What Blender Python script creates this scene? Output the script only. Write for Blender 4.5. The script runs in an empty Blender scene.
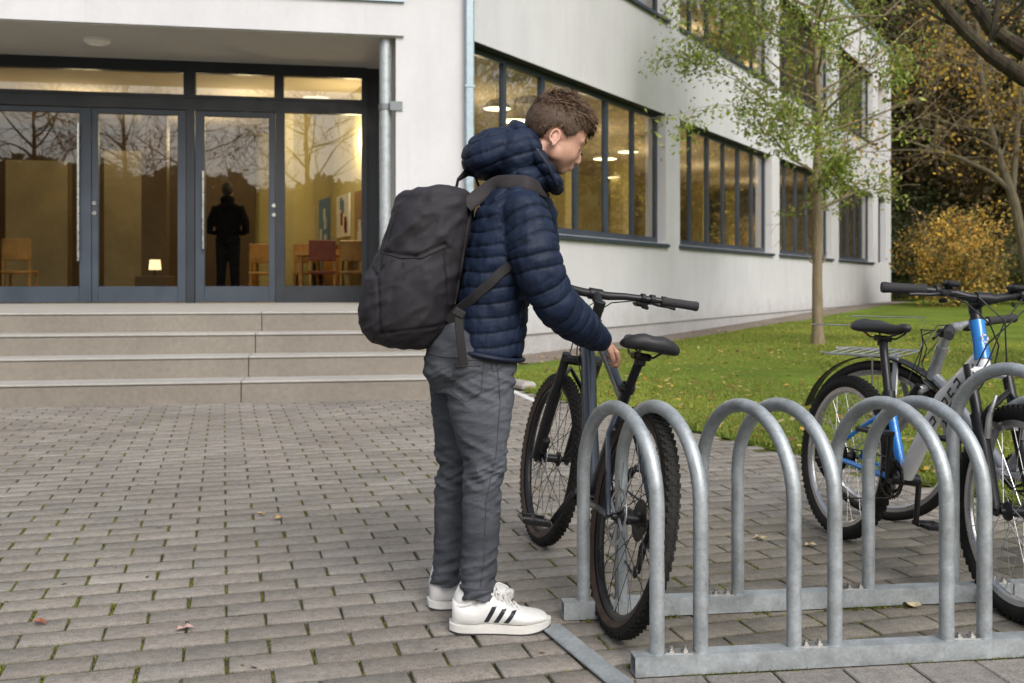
import bpy, math, random
import numpy as np
from mathutils import Vector, Matrix, noise
random.seed(7)
RNG = np.random.default_rng(7)
R = math.radians
SC = bpy.context.scene
COL = SC.collection
F = 1000.0; H = 0.99; HOR = 283.0

def at(px, py, Y):
    return Vector(((px-512)*Y/F, Y, H-(py-HOR)*Y/F))
def onground(px, py):
    return at(px, py, F*H/(py-HOR))
def lin(h):
    h = h.lstrip('#')
    v = [int(h[i:i+2], 16)/255 for i in (0, 2, 4)]
    return tuple(c/12.92 if c <= .04045 else ((c+.055)/1.055)**2.4 for c in v)

# ------------------------------------------------------------------ materials
class NT:
    def __init__(s, name):
        s.m = bpy.data.materials.new(name); s.m.use_nodes = True
        s.t = s.m.node_tree; s.t.nodes.clear()
        s.out = s.n('ShaderNodeOutputMaterial')
    def n(s, typ, **kw):
        o = s.t.nodes.new(typ)
        for k, v in kw.items():
            if k.startswith('i_'):
                key = k[2:]
                key = int(key) if key.isdigit() else key.replace('_', ' ')
                o.inputs[key].default_value = v
            else: setattr(o, k, v)
        return o
    def l(s, a, b): s.t.links.new(a, b)
    def coords(s, scale=(1, 1, 1), kind='Object'):
        tc = s.n('ShaderNodeTexCoord'); mp = s.n('ShaderNodeMapping')
        mp.inputs['Scale'].default_value = scale
        s.l(tc.outputs[kind], mp.inputs['Vector']); return mp.outputs['Vector']
    def noise(s, vec, scale, detail=4, rough=.55):
        o = s.n('ShaderNodeTexNoise'); o.inputs['Scale'].default_value = scale
        o.inputs['Detail'].default_value = detail; o.inputs['Roughness'].default_value = rough
        s.l(vec, o.inputs['Vector']); return o.outputs['Fac']
    def ramp(s, fac, stops):
        o = s.n('ShaderNodeValToRGB'); e = o.color_ramp.elements
        while len(e) < len(stops): e.new(.5)
        for el, (p, c) in zip(e, stops):
            el.position = p; el.color = (*c, 1) if len(c) == 3 else c
        s.l(fac, o.inputs['Fac']); return o.outputs['Color']
    def mix(s, fac, a, b, mode='MIX'):
        o = s.n('ShaderNodeMix', data_type='RGBA', blend_type=mode)
        for sock, v in ((o.inputs[0], fac), (o.inputs[6], a), (o.inputs[7], b)):
            if isinstance(v, (int, float)): sock.default_value = v
            elif isinstance(v, tuple): sock.default_value = (*v, 1) if len(v) == 3 else v
            else: s.l(v, sock)
        return o.outputs[2]
    def math(s, op, a, b=0.0):
        o = s.n('ShaderNodeMath', operation=op)
        for sock, v in ((o.inputs[0], a), (o.inputs[1], b)):
            if isinstance(v, (int, float)): sock.default_value = v
            else: s.l(v, sock)
        return o.outputs[0]
    def bump(s, h, strength=.3, dist=.01, nrm=None):
        o = s.n('ShaderNodeBump'); o.inputs['Strength'].default_value = strength
        o.inputs['Distance'].default_value = dist; s.l(h, o.inputs['Height'])
        if nrm is not None: s.l(nrm, o.inputs['Normal'])
        return o.outputs['Normal']
    def bsdf(s, col, rough=.6, metal=0., nrm=None, spec=.5, **kw):
        b = s.n('ShaderNodeBsdfPrincipled')
        for key, v in (('Base Color', col), ('Roughness', rough), ('Metallic', metal)):
            if isinstance(v, (int, float)): b.inputs[key].default_value = v
            elif isinstance(v, tuple): b.inputs[key].default_value = (*v, 1)
            else: s.l(v, b.inputs[key])
        b.inputs['Specular IOR Level'].default_value = spec
        for k, v in kw.items(): b.inputs[k.replace('_', ' ')].default_value = v
        if nrm is not None: s.l(nrm, b.inputs['Normal'])
        s.l(b.outputs[0], s.out.inputs[0]); return b

def simple(name, c, rough=.6, metal=0., var=.15, scale=12, bump=.15, bscale=80, spec=.5, dist=.004, rv=.1, **kw):
    t = NT(name); v = t.coords()
    n1 = t.noise(v, scale, 5); n2 = t.noise(v, bscale, 3)
    a = tuple(x*(1-var) for x in c); b = tuple(min(1, x*(1+var)) for x in c)
    col = t.ramp(n1, [(.3, a), (.7, b)])
    rg = t.ramp(n1, [(.3, (max(.02, rough-rv),)*3), (.7, (min(1, rough+rv),)*3)])
    t.bsdf(col, rg, metal, t.bump(n2, bump, dist), spec, **kw)
    return t.m
def attr_mat(name, rough=.6, trans=0., spec=.3, noisy=0.):
    t = NT(name); a = t.n('ShaderNodeAttribute', attribute_name='col')
    col = a.outputs['Color']
    if noisy:
        nn = t.noise(t.coords(), 260, 3)
        col = t.mix(1.0, col, t.ramp(nn, [(.3, (1-noisy,)*3), (.7, (1+noisy,)*3)]), 'MULTIPLY')
    b = t.bsdf(col, rough, spec=spec)
    if trans:
        tr = t.n('ShaderNodeBsdfTranslucent'); t.l(col, tr.inputs[0])
        mx = t.n('ShaderNodeMixShader'); mx.inputs[0].default_value = trans
        t.l(b.outputs[0], mx.inputs[1]); t.l(tr.outputs[0], mx.inputs[2]); t.l(mx.outputs[0], t.out.inputs[0])
    return t.m
def emit(name, c, s):
    t = NT(name); e = t.n('ShaderNodeEmission'); e.inputs[0].default_value = (*c, 1); e.inputs[1].default_value = s
    t.l(e.outputs[0], t.out.inputs[0]); return t.m

# ------------------------------------------------------------------ objects
def tag(o, label=None, cat=None, group=None, kind=None):
    if label: o['label'] = label
    if cat: o['category'] = cat
    if group: o['group'] = group
    if kind: o['kind'] = kind
    return o
def thing(name, loc, label, cat, group=None, rot=None):
    o = bpy.data.objects.new(name, None); COL.objects.link(o); o.location = loc
    if rot is not None: o.rotation_euler = rot
    o.empty_display_size = .2
    return tag(o, label, cat, group)
def origin_of(o):
    v = Vector((0, 0, 0))
    while o is not None:
        v = v+o.location; o = o.parent
    return v
def link_mesh(name, me, mat, parent=None, local=False):
    o = bpy.data.objects.new(name, me); COL.objects.link(o)
    if mat is not None:
        for m in (mat if isinstance(mat, (list, tuple)) else [mat]): me.materials.append(m)
    if parent is not None:
        if not local: me.transform(Matrix.Translation(-origin_of(parent)))
        o.parent = parent
    return o
def raw_mesh(name, V, Fc, smooth=False, col=None):
    """V (n,3), Fc (m,k) same size faces"""
    me = bpy.data.meshes.new(name); V = np.asarray(V, np.float32); Fc = np.asarray(Fc, np.int32)
    n, k = Fc.shape
    me.vertices.add(len(V)); me.vertices.foreach_set('co', V.ravel())
    me.loops.add(n*k); me.loops.foreach_set('vertex_index', Fc.ravel())
    me.polygons.add(n); me.polygons.foreach_set('loop_start', np.arange(0, n*k, k, dtype=np.int32))
    me.polygons.foreach_set('loop_total', np.full(n, k, np.int32))
    if smooth: me.polygons.foreach_set('use_smooth', np.ones(n, bool))
    me.update(calc_edges=True)
    if col is not None:
        a = me.attributes.new('col', 'FLOAT_COLOR', 'POINT')
        c = np.ones((len(V), 4), np.float32); c[:, :3] = col; a.data.foreach_set('color', c.ravel())
    return me
def frames(path, hint=None):
    P = [Vector(p) for p in path]; n = len(P); T = []
    for i in range(n):
        a = P[max(i-1, 0)]; b = P[min(i+1, n-1)]; d = b-a
        T.append(d.normalized() if d.length > 1e-9 else Vector((0, 0, 1)))
    if hint is not None:
        h = Vector(hint); out = []
        for t in T:
            u = h-t*h.dot(t)
            if u.length < 1e-4: u = t.orthogonal()
            u.normalize(); out.append((u, t.cross(u)))
        return P, T, out
    u = T[0].orthogonal().normalized(); out = []
    for i, t in enumerate(T):
        if i:
            q = T[i-1].rotation_difference(t); u = q @ u
            u = (u-t*u.dot(t)).normalized()
        out.append((u, t.cross(u)))
    return P, T, out
class MB:
    def __init__(s): s.v = []; s.f = []
    def add(s, V, Fc):
        b = len(s.v); s.v += [Vector(x) for x in V]; s.f += [tuple(i+b for i in q) for q in Fc]; return s
    def merge(s, o): return s.add(o.v, o.f)
    def box(s, c, d, rot=None, bev=0.):
        x, y, z = d[0]/2, d[1]/2, d[2]/2
        if bev <= 0:
            V = [Vector((i*x, j*y, k*z)) for k in (-1, 1) for j in (-1, 1) for i in (-1, 1)]
            Fc = [(0, 2, 3, 1), (4, 5, 7, 6), (0, 1, 5, 4), (2, 6, 7, 3), (0, 4, 6, 2), (1, 3, 7, 5)]
        else:
            e = min(bev, x*.9, y*.9, z*.9); V = []; idx = {}
            for k in (-1, 1):
                for j in (-1, 1):
                    for i in (-1, 1):
                        for ax in range(3):
                            p = [i*(x-e), j*(y-e), k*(z-e)]; p[ax] = (i, j, k)[ax]*(x, y, z)[ax]
                            idx[(i, j, k, ax)] = len(V); V.append(Vector(p))
            g = lambda i, j, k, a: idx[(i, j, k, a)]
            Fc = []
            for sg in (-1, 1):
                q = [(sg, -1, -1), (sg, 1, -1), (sg, 1, 1), (sg, -1, 1)]; fs = [g(*t, 0) for t in q]; Fc.append(tuple(fs if sg > 0 else fs[::-1]))
                q = [(-1, sg, -1), (-1, sg, 1), (1, sg, 1), (1, sg, -1)]; fs = [g(*t, 1) for t in q]; Fc.append(tuple(fs if sg > 0 else fs[::-1]))
                q = [(-1, -1, sg), (1, -1, sg), (1, 1, sg), (-1, 1, sg)]; fs = [g(*t, 2) for t in q]; Fc.append(tuple(fs if sg > 0 else fs[::-1]))
            for a in (-1, 1):
                for b in (-1, 1):
                    Fc.append((g(a, b, -1, 0), g(a, b, 1, 0), g(a, b, 1, 1), g(a, b, -1, 1))[::(1 if a*b < 0 else -1)])
                    Fc.append((g(a, -1, b, 0), g(a, 1, b, 0), g(a, 1, b, 2), g(a, -1, b, 2))[::(-1 if a*b < 0 else 1)])
                    Fc.append((g(-1, a, b, 1), g(1, a, b, 1), g(1, a, b, 2), g(-1, a, b, 2))[::(1 if a*b < 0 else -1)])
                    for k in (-1, 1):
                        t = (g(a, b, k, 0), g(a, b, k, 1), g(a, b, k, 2)); Fc.append(t if a*b*k > 0 else t[::-1])
        if rot is not None: V = [rot @ p for p in V]
        c = Vector(c); return s.add([p+c for p in V], Fc)
    def beam(s, a, b, w, h, up=(0, 0, 1), bev=0.):
        a = Vector(a); b = Vector(b); d = b-a; x = d.normalized(); u = Vector(up); z = (u-x*u.dot(x)).normalized(); y = z.cross(x)
        M = Matrix((x, y, z)).transposed()
        return s.box((a+b)/2, (d.length, w, h), M, bev)
    def loft(s, path, ra, rb=None, n=12, hint=None, caps=True, power=2., closed=False, level=False):
        P, T, fr = frames(path, hint); m = len(P)
        if level: fr = [(Vector((1, 0, 0)), Vector((0, 1, 0)))]*m
        ra = [ra]*m if isinstance(ra, (int, float)) else ra
        rb = ra if rb is None else ([rb]*m if isinstance(rb, (int, float)) else rb)
        V = []; e = 2./power
        for i in range(m):
            u, w = fr[i]
            for k in range(n):
                a = 2*math.pi*k/n; c, q = math.cos(a), math.sin(a)
                c = math.copysign(abs(c)**e, c); q = math.copysign(abs(q)**e, q)
                V.append(P[i]+u*(c*ra[i])+w*(q*rb[i]))
        Fc = []
        for i in range(m if closed else m-1):
            j = (i+1) % m
            for k in range(n):
                l = (k+1) % n; Fc.append((i*n+k, i*n+l, j*n+l, j*n+k))
        if caps and not closed:
            Fc.append(tuple(range(n-1, -1, -1))); Fc.append(tuple((m-1)*n+k for k in range(n)))
        return s.add(V, Fc)
    def tube(s, a, b, r, r2=None, n=12): return s.loft([a, b], [r, r if r2 is None else r2], n=n)
    def ell(s, c, r, M=None, nu=20, nv=12):
        V = []; c = Vector(c)
        r = (r, r, r) if isinstance(r, (int, float)) else r
        for i in range(1, nv):
            th = math.pi*i/nv
            for k in range(nu):
                ph = 2*math.pi*k/nu
                p = Vector((r[0]*math.sin(th)*math.cos(ph), r[1]*math.sin(th)*math.sin(ph), r[2]*math.cos(th)))
                V.append((M @ p if M is not None else p)+c)
        top = Vector((0, 0, r[2])); bot = -top
        V.append((M @ top if M is not None else top)+c); V.append((M @ bot if M is not None else bot)+c)
        Fc = []
        for i in range(nv-2):
            for k in range(nu):
                l = (k+1) % nu; Fc.append((i*nu+k, (i+1)*nu+k, (i+1)*nu+l, i*nu+l))
        t = len(V)-2
        for k in range(nu):
            l = (k+1) % nu; Fc.append((t, k, l)); Fc.append((t+1, (nv-2)*nu+l, (nv-2)*nu+k))
        return s.add(V, Fc)
    def lathe(s, prof, c=(0, 0, 0), axis='y', n=48):
        """prof: list (radius, axial), closed loop ring"""
        V = []; c = Vector(c); m = len(prof)
        for k in range(n):
            a = 2*math.pi*k/n; ca, sa = math.cos(a), math.sin(a)
            for r, h in prof:
                V.append((Vector((r*ca, h, r*sa)) if axis == 'y' else Vector((r*ca, r*sa, h)) if axis == 'z' else Vector((h, r*ca, r*sa)))+c)
        Fc = []
        for k in range(n):
            l = (k+1) % n
            for i in range(m):
                j = (i+1) % m; Fc.append((k*m+i, k*m+j, l*m+j, l*m+i))
        return s.add(V, Fc)
    def prism(s, pts, z0, z1):
        n = len(pts); V = [Vector((p[0], p[1], z0)) for p in pts]+[Vector((p[0], p[1], z1)) for p in pts]
        Fc = [tuple(range(n-1, -1, -1)), tuple(range(n, 2*n))]+[(i, (i+1) % n, n+(i+1) % n, n+i) for i in range(n)]
        return s.add(V, Fc)
    def xf(s, M): s.v = [M @ p for p in s.v]; return s
    def mesh(s, name, smooth=None):
        me = bpy.data.meshes.new(name); me.from_pydata([tuple(p) for p in s.v], [], s.f); me.update()
        if smooth is not None:
            me.polygons.foreach_set('use_smooth', [True]*len(me.polygons))
            if smooth < 180: me.set_sharp_from_angle(angle=R(smooth))
        return me
    def build(s, name, mat, parent=None, local=False, smooth=35):
        return link_mesh(name, s.mesh(name, smooth), mat, parent, local)
def remesh(mb, voxel, smooth_it=3, name='tmp', subdiv=0):
    me = mb.mesh(name); o = bpy.data.objects.new(name, me); COL.objects.link(o)
    m = o.modifiers.new('r', 'REMESH'); m.mode = 'VOXEL'; m.voxel_size = voxel; m.use_smooth_shade = True
    if smooth_it:
        m2 = o.modifiers.new('s', 'SMOOTH'); m2.iterations = smooth_it; m2.factor = .5
    dg = bpy.context.evaluated_depsgraph_get()
    res = bpy.data.meshes.new_from_object(o.evaluated_get(dg))
    bpy.data.objects.remove(o); bpy.data.meshes.remove(me); res.name = name
    res.polygons.foreach_set('use_smooth', [True]*len(res.polygons))
    return res
def get_vn(me):
    n = len(me.vertices); V = np.empty(n*3, np.float32); me.vertices.foreach_get('co', V)
    N = np.empty(n*3, np.float32); me.vertices.foreach_get('normal', N)
    return V.reshape(-1, 3).astype(float), N.reshape(-1, 3).astype(float)
def set_v(me, V):
    me.vertices.foreach_set('co', np.asarray(V, np.float32).ravel()); me.update()
def nz(P, seed=0.):
    o = Vector((seed*13.7, seed*7.1, seed*3.3)); f = noise.noise
    return np.array([f(Vector(p)+o) for p in P])
def near_path(V, path):
    """arc length of the nearest point, distance, for polyline path"""
    P = np.array([tuple(p) for p in path], float); best = np.full(len(V), 1e9); S = np.zeros(len(V)); acc = 0.; K = np.zeros(len(V))
    for i in range(len(P)-1):
        a, b = P[i], P[i+1]; d = b-a; L = np.linalg.norm(d)
        t = ((V-a) @ d)/(L*L)
        tc = np.clip(t, 0, 1)
        D = np.linalg.norm(V-a-tc[:, None]*d, axis=1)
        if i == 0: tc = np.where(t < 0, t, tc)
        if i == len(P)-2: tc = np.where(t > 1, t, tc)
        m = D < best; best[m] = D[m]; S[m] = acc+tc[m]*L; K[m] = i+np.clip(tc[m], 0, 1); acc += L
    return S, best, K
def copy_tree(root):
    c = root.copy(); COL.objects.link(c)
    for ch in list(root.children):
        d = ch.copy(); COL.objects.link(d); d.parent = c
        for g in list(ch.children):
            e = g.copy(); COL.objects.link(e); e.parent = d
    return c
# ------------------------------------------------------------------ frames of the place
C0 = Vector((-.57, 12.35, 0))
TE = R(10.0); E_ = Vector((math.cos(TE), math.sin(TE), 0)); N_ = Vector((math.sin(TE), -math.cos(TE), 0))
TL = math.atan2(.8599, .5105); L_ = Vector((math.cos(TL), math.sin(TL), 0)); W_ = Vector((math.sin(TL), -math.cos(TL), 0))
def Ep(t, o, z): return C0+E_*t+N_*o+Vector((0, 0, z))
def Lp(u, o, z): return C0+L_*u+W_*o+Vector((0, 0, z))
def fbox(mb, P, a0, a1, o0, o1, z0, z1, bev=0.):
    M = Matrix((P(1, 0, 0)-P(0, 0, 0), -(P(0, 1, 0)-P(0, 0, 0)), Vector((0, 0, 1)))).transposed()
    return mb.box(P((a0+a1)/2, (o0+o1)/2, (z0+z1)/2), (abs(a1-a0), abs(o1-o0), abs(z1-z0)), M, bev)
DO = -1.83
def tdoor(px, off=DO):
    r = (px-512)/F; A = C0+N_*off
    return (A.x-r*A.y)/(r*E_.y-E_.x)
def uwall(px):
    r = (px-512)/F
    return (C0.x-r*C0.y)/(r*L_.y-L_.x)
def zat(p, py): return H-(py-HOR)*p.y/F

# ------------------------------------------------------------------ materials of the setting
def m_stucco(name='stucco', c=(.64, .64, .665)):
    t = NT(name); v = t.coords(); n1 = t.noise(v, .9, 6); n3 = t.noise(v, 160, 3); n4 = t.noise(v, 14, 4)
    vs = t.coords((2.2, 2.2, .5)); st = t.noise(vs, 1.2, 6)
    col = t.ramp(n1, [(.3, tuple(x*.93 for x in c)), (.7, c)])
    col = t.mix(1., col, t.ramp(st, [(.35, (.955, .952, .948)), (.6, (1, 1, 1))]), 'MULTIPLY')
    col = t.mix(1., col, t.ramp(n4, [(.3, (.96, .96, .96)), (.7, (1, 1, 1))]), 'MULTIPLY')
    geo = t.n('ShaderNodeNewGeometry'); sx = t.n('ShaderNodeSeparateXYZ'); t.l(geo.outputs['Position'], sx.inputs[0])
    n6 = t.noise(v, 3.2, 5, .7); hh = t.math('SUBTRACT', t.math('MULTIPLY', n6, 1.3), sx.outputs['Z'])
    col = t.mix(t.ramp(hh, [(.0, (0, 0, 0)), (.6, (.45,)*3)]), col, (.30, .285, .25))
    n7 = t.noise(t.coords((7, 7, .25)), 1., 4, .7); col = t.mix(t.ramp(n7, [(.60, (0, 0, 0)), (.74, (.16,)*3)]), col, (.32, .32, .32))
    t.bsdf(col, .9, nrm=t.bump(n3, .35, .004), spec=.2); return t.m
def m_concrete(name, c, var=.14, stain=.8):
    t = NT(name); v = t.coords(); n1 = t.noise(v, 1.6, 7, .65); n2 = t.noise(v, 26, 5, .7); n3 = t.noise(v, 240, 2)
    col = t.ramp(n1, [(.3, tuple(x*(1-var) for x in c)), (.7, tuple(x*(1+var) for x in c))])
    col = t.mix(1., col, t.ramp(n2, [(.3, (stain,)*3), (.65, (1.05,)*3)]), 'MULTIPLY')
    t.bsdf(col, .88, nrm=t.bump(n3, .4, .003), spec=.25); return t.m
def m_paver():
    t = NT('weathered_paver'); a = t.n('ShaderNodeAttribute', attribute_name='col'); v = t.coords()
    n1 = t.noise(v, 1.1, 6, .6); n2 = t.noise(v, 38, 5, .75); n3 = t.noise(v, 260, 3, .7); n4 = t.noise(v, 9, 5, .7)
    col = t.mix(1., a.outputs['Color'], t.ramp(n1, [(.3, (.80, .79, .79)), (.7, (1.12, 1.12, 1.12))]), 'MULTIPLY')
    col = t.mix(1., col, t.ramp(n2, [(.3, (.66, .65, .64)), (.55, (1, 1, 1)), (.75, (1.15, 1.15, 1.15))]), 'MULTIPLY')
    col = t.mix(1., col, t.ramp(n3, [(.33, (.6, .6, .6)), (.5, (1, 1, 1)), (.66, (1.35, 1.34, 1.32))]), 'MULTIPLY')
    col = t.mix(t.ramp(n4, [(.56, (0, 0, 0)), (.72, (.45, .45, .45))]), col, (.075, .072, .075))
    vs = t.coords((1, 5, 1)); n5 = t.noise(vs, 7, 6, .8)
    col = t.mix(t.ramp(n5, [(.62, (0, 0, 0)), (.70, (.55, .55, .55))]), col, (.06, .058, .062))
    h = t.math('ADD', t.math('MULTIPLY', n3, .5), n2)
    t.bsdf(col, t.ramp(n1, [(.3, (.62,)*3), (.7, (.85,)*3)]), nrm=t.bump(h, .55, .004), spec=.35); return t.m
def m_moss():
    t = NT('mossy_joint_soil'); v = t.coords(); n1 = t.noise(v, 3.5, 5, .7); n2 = t.noise(v, 130, 4, .7)
    col = t.ramp(n1, [(.35, (.050, .044, .032)), (.5, (.10, .10, .028)), (.66, (.17, .175, .035))])
    col = t.mix(1., col, t.ramp(n2, [(.3, (.55,)*3), (.7, (1.3,)*3)]), 'MULTIPLY')
    t.bsdf(col, .95, nrm=t.bump(n2, .8, .006), spec=.1); return t.m
def m_lawn():
    t = NT('lawn_turf'); v = t.coords(); n1 = t.noise(v, .35, 6, .6); n2 = t.noise(v, 22, 5, .7); n3 = t.noise(v, 3, 5, .7)
    col = t.ramp(n1, [(.3, (.12, .19, .028)), (.55, (.17, .25, .035)), (.75, (.23, .27, .05))])
    col = t.mix(1., col, t.ramp(n2, [(.3, (.45,)*3), (.7, (1.25,)*3)]), 'MULTIPLY')
    n8 = t.noise(v, 1.1, 5, .7); col = t.mix(1., col, t.ramp(n8, [(.32, (.62, .66, .6)), (.6, (1.08, 1.05, 1))]), 'MULTIPLY')  # mottled shadows on the grass painted into the turf colour
    col = t.mix(t.ramp(n3, [(.52, (0, 0, 0)), (.70, (.6,)*3)]), col, (.20, .15, .045))
    t.bsdf(col, .9, nrm=t.bump(n2, .7, .03), spec=.1); return t.m
def m_galv(name='galvanised_steel', c=(.42, .455, .475), rough=.5):
    t = NT(name); v = t.coords(); n1 = t.noise(v, 14, 5, .7); vo = t.n('ShaderNodeTexVoronoi', i_Scale=130.); t.l(v, vo.inputs['Vector'])
    n2 = t.noise(v, 90, 3)
    col = t.ramp(n1, [(.3, tuple(x*.72 for x in c)), (.5, c), (.72, tuple(min(1, x*1.3) for x in c))])
    col = t.mix(.25, col, t.ramp(vo.outputs['Color'], [(.2, tuple(x*.7 for x in c)), (.8, tuple(x*1.3 for x in c))]))
    rg = t.ramp(n1, [(.3, (rough-.08,)*3), (.7, (rough+.16,)*3)])
    t.bsdf(col, rg, .6, t.bump(n2, .12, .002)); return t.m
def m_glass(name='window_glass', refl=.30, tint=(.86, .87, .84)):
    t = NT(name); lw = t.n('ShaderNodeLayerWeight', i_Blend=.35)
    nn = t.noise(t.coords(), .8, 2); bp = t.bump(nn, .012, .05)
    fac = t.math('MINIMUM', t.math('ADD', t.math('MULTIPLY', lw.outputs['Fresnel'], 1.), refl-.06), .9)
    tr = t.n('ShaderNodeBsdfTransparent'); tr.inputs[0].default_value = (*tint, 1)
    gl = t.n('ShaderNodeBsdfGlossy'); gl.inputs['Roughness'].default_value = .012; gl.inputs[0].default_value = (.95, .97, 1, 1)
    t.l(bp, gl.inputs['Normal'])
    mx = t.n('ShaderNodeMixShader'); t.l(fac, mx.inputs[0]); t.l(tr.outputs[0], mx.inputs[1]); t.l(gl.outputs[0], mx.inputs[2])
    t.l(mx.outputs[0], t.out.inputs[0]); return t.m
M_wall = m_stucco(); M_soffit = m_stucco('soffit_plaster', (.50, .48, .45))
M_plinth = m_concrete('plinth_render', (.47, .46, .46))
M_steps = m_concrete('cast_stone_steps', (.235, .212, .18), .12, .86)
M_nose = m_concrete('skylit_step_nosing', (.36, .345, .32), .1, .9)  # paler than the risers: sky light on the treads put into the colour
M_frame = simple('dark_bluegrey_frame', (.042, .055, .075), .42, var=.12, scale=3, bump=.03)
M_framed = simple('near_black_frame', (.022, .026, .034), .42, var=.12, scale=3, bump=.03)
M_steel = simple('brushed_steel', (.62, .62, .60), .3, 1., var=.06, bump=.03)
M_galv = m_galv(); M_zinc = m_galv('zinc_sheet', (.34, .42, .47), .5)
M_glass = m_glass('window_glass', .30); M_dglass = m_glass('door_glass', .135, (.84, .84, .76))
M_pav = m_paver(); M_moss = m_moss(); M_lawn = m_lawn()
M_int = simple('interior_ochre_wall', (.50, .44, .21), .9, var=.12, scale=.6, bump=.05)
M_intd = simple('interior_brown_panel', (.10, .065, .035), .7, var=.2, scale=1.5, bump=.05)
M_into = simple('interior_olive_panel', (.24, .20, .12), .7, var=.2, scale=1.5, bump=.05)
M_ceil = simple('interior_ceiling', (.55, .48, .36), .9, var=.05, scale=1, bump=.03)
M_floor = simple('interior_floor', (.25, .17, .09), .35, var=.15, scale=2, bump=.03)
M_wood = simple('warm_wood', (.42, .22, .06), .45, var=.25, scale=8, bump=.08)
M_red = simple('red_upholstery', (.20, .04, .025), .6, var=.15)
M_white = simple('white_paint', (.75, .74, .70), .5, var=.04)
M_lampw = emit('warm_lamp_glow', (1., .80, .48), 6.)
M_panel = emit('ceiling_light_glow', (1., .84, .6), 1.7)
M_black = simple('black_plastic', (.018, .018, .02), .45, var=.2, bump=.05)

# ------------------------------------------------------------------ the building
bld = thing('school_building', (C0.x, C0.y, 0), 'white rendered two-storey school building with ribbon windows and glazed entrance', 'building')
WT = .34
XW = [(472, 666), (680, 772), (779.5, 832), (839, 873)]
UW = [(uwall(a), uwall(b)) for a, b in XW]
UD = (uwall(878), uwall(886)); UE = uwall(891)
ZS, ZT, ZS2, ZT2, ZR = 1.70, 4.02, 5.74, 8.05, 9.4
w = MB()
fbox(w, Lp, 0, UE, -WT, 0, .29, ZS)
edges = [0.]
for a, b in UW: edges += [a, b]
edges += [UD[0], UD[1], UE]
for i in range(0, len(edges), 2):
    fbox(w, Lp, edges[i], edges[i+1] if i+1 < len(edges) else UE, -WT, 0, ZS, ZT)
    fbox(w, Lp, edges[i], edges[i+1] if i+1 < len(edges) else UE, -WT, 0, ZS2, ZT2)
fbox(w, Lp, 0, UE, -WT, 0, ZT, ZS2); fbox(w, Lp, 0, UE, -WT, 0, ZT2, ZR)
fbox(w, Lp, UE-WT, UE, -9, -WT, .0, ZR)
# entrance side: pier, return wall, wall above the canopy
fbox(w, Ep, -.86, 0.0, -1.83, -.003, -.1, ZR-.003)
fbox(w, Ep, -9.5, -.86, -1.6, -.02, 4.62, ZR-.006)
w.build('wall', M_wall, bld, smooth=None)
p = MB(); fbox(p, Lp, .02, UE-.01, -WT, -.022, -.3, .288); fbox(p, Lp, .02, UE, -.03, .004, .285, .30)
p.build('plinth', M_plinth, bld, smooth=None)
c = MB(); fbox(c, Ep, -9.5, -.762, -1.8, .045, 4.0, 4.40); c.build('canopy_fascia', M_wall, bld, smooth=None)
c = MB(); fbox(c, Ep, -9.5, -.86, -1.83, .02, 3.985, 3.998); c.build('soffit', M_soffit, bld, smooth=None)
c = MB(); fbox(c, Ep, -9.5, -.762, -1.8, .085, 4.402, 4.62); c.build('canopy_flashing', M_zinc, bld, smooth=None)
c = MB(); fbox(c, Lp, -.4, UE+.1, -9, .08, ZR+.002, ZR+.12); fbox(c, Ep, -9.6, 0.1, -9, .08, ZR+.004, ZR+.12)
c.build('roof', M_zinc, bld, smooth=None)
zc = C0.z
lamp = MB(); pl = at(97, 43, 1); tt = tdoor(97, -.75)
lp = Ep(tt, -.75, 3.985)
lamp.lathe([(0.001, -.055), (.10, -.055), (.15, -.03), (.16, 0), (0.001, 0)], lp, 'z', 32); lamp.build('soffit_lamp', M_white, bld)
# right edge dark recessed slot at the far end
s_ = MB(); fbox(s_, Lp, UD[0], UD[1], -.30, -.2, ZS, ZT); s_.build('narrow_window', M_framed, bld, smooth=None)

def ribbon_window(u0, u1, z0, z1, n, hi=False):
    fr = MB(); o0, o1 = -.235, -.165
    fw = .075
    fbox(fr, Lp, u0, u1, o0, o1, z0, z0+.11); fbox(fr, Lp, u0, u1, o0, o1, z1-.09, z1)
    fbox(fr, Lp, u0, u0+fw, o0, o1, z0+.11, z1-.09); fbox(fr, Lp, u1-fw, u1, o0, o1, z0+.11, z1-.09)
    for i in range(1, n):
        uu = u0+(u1-u0)*i/n; hw = .05 if i % 2 == 0 or n < 5 else .035
        fbox(fr, Lp, uu-hw, uu+hw, o0-.003, o1+.003, z0+.11, z1-.09)
    f = fr.build('window', M_framed if hi else M_frame, bld, smooth=None)
    g = MB()
    g.add([Lp(u0+.02, -.20, z0+.02), Lp(u1-.02, -.20, z0+.02), Lp(u1-.02, -.20, z1-.02), Lp(u0+.02, -.20, z1-.02)], [(0, 1, 2, 3)])
    g.build('pane', M_glass, f, smooth=None)
    s = MB(); fbox(s, Lp, u0-.06, u1+.06, -.17, .06, z0-.075, z0-.012, .006); s.build('sill', M_frame, f, smooth=None)
    lt = MB(); fbox(lt, Lp, u0, u1, -.17, -.012, z1-.006, z1+.001); lt.build('lintel_lining', M_framed, f, smooth=None)
for k, (a, b) in enumerate(UW):
    n = (6, 6, 5, 5)[k]
    ribbon_window(a, b, ZS, ZT, n); ribbon_window(a, b, ZS2, ZT2, n, True)

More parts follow.
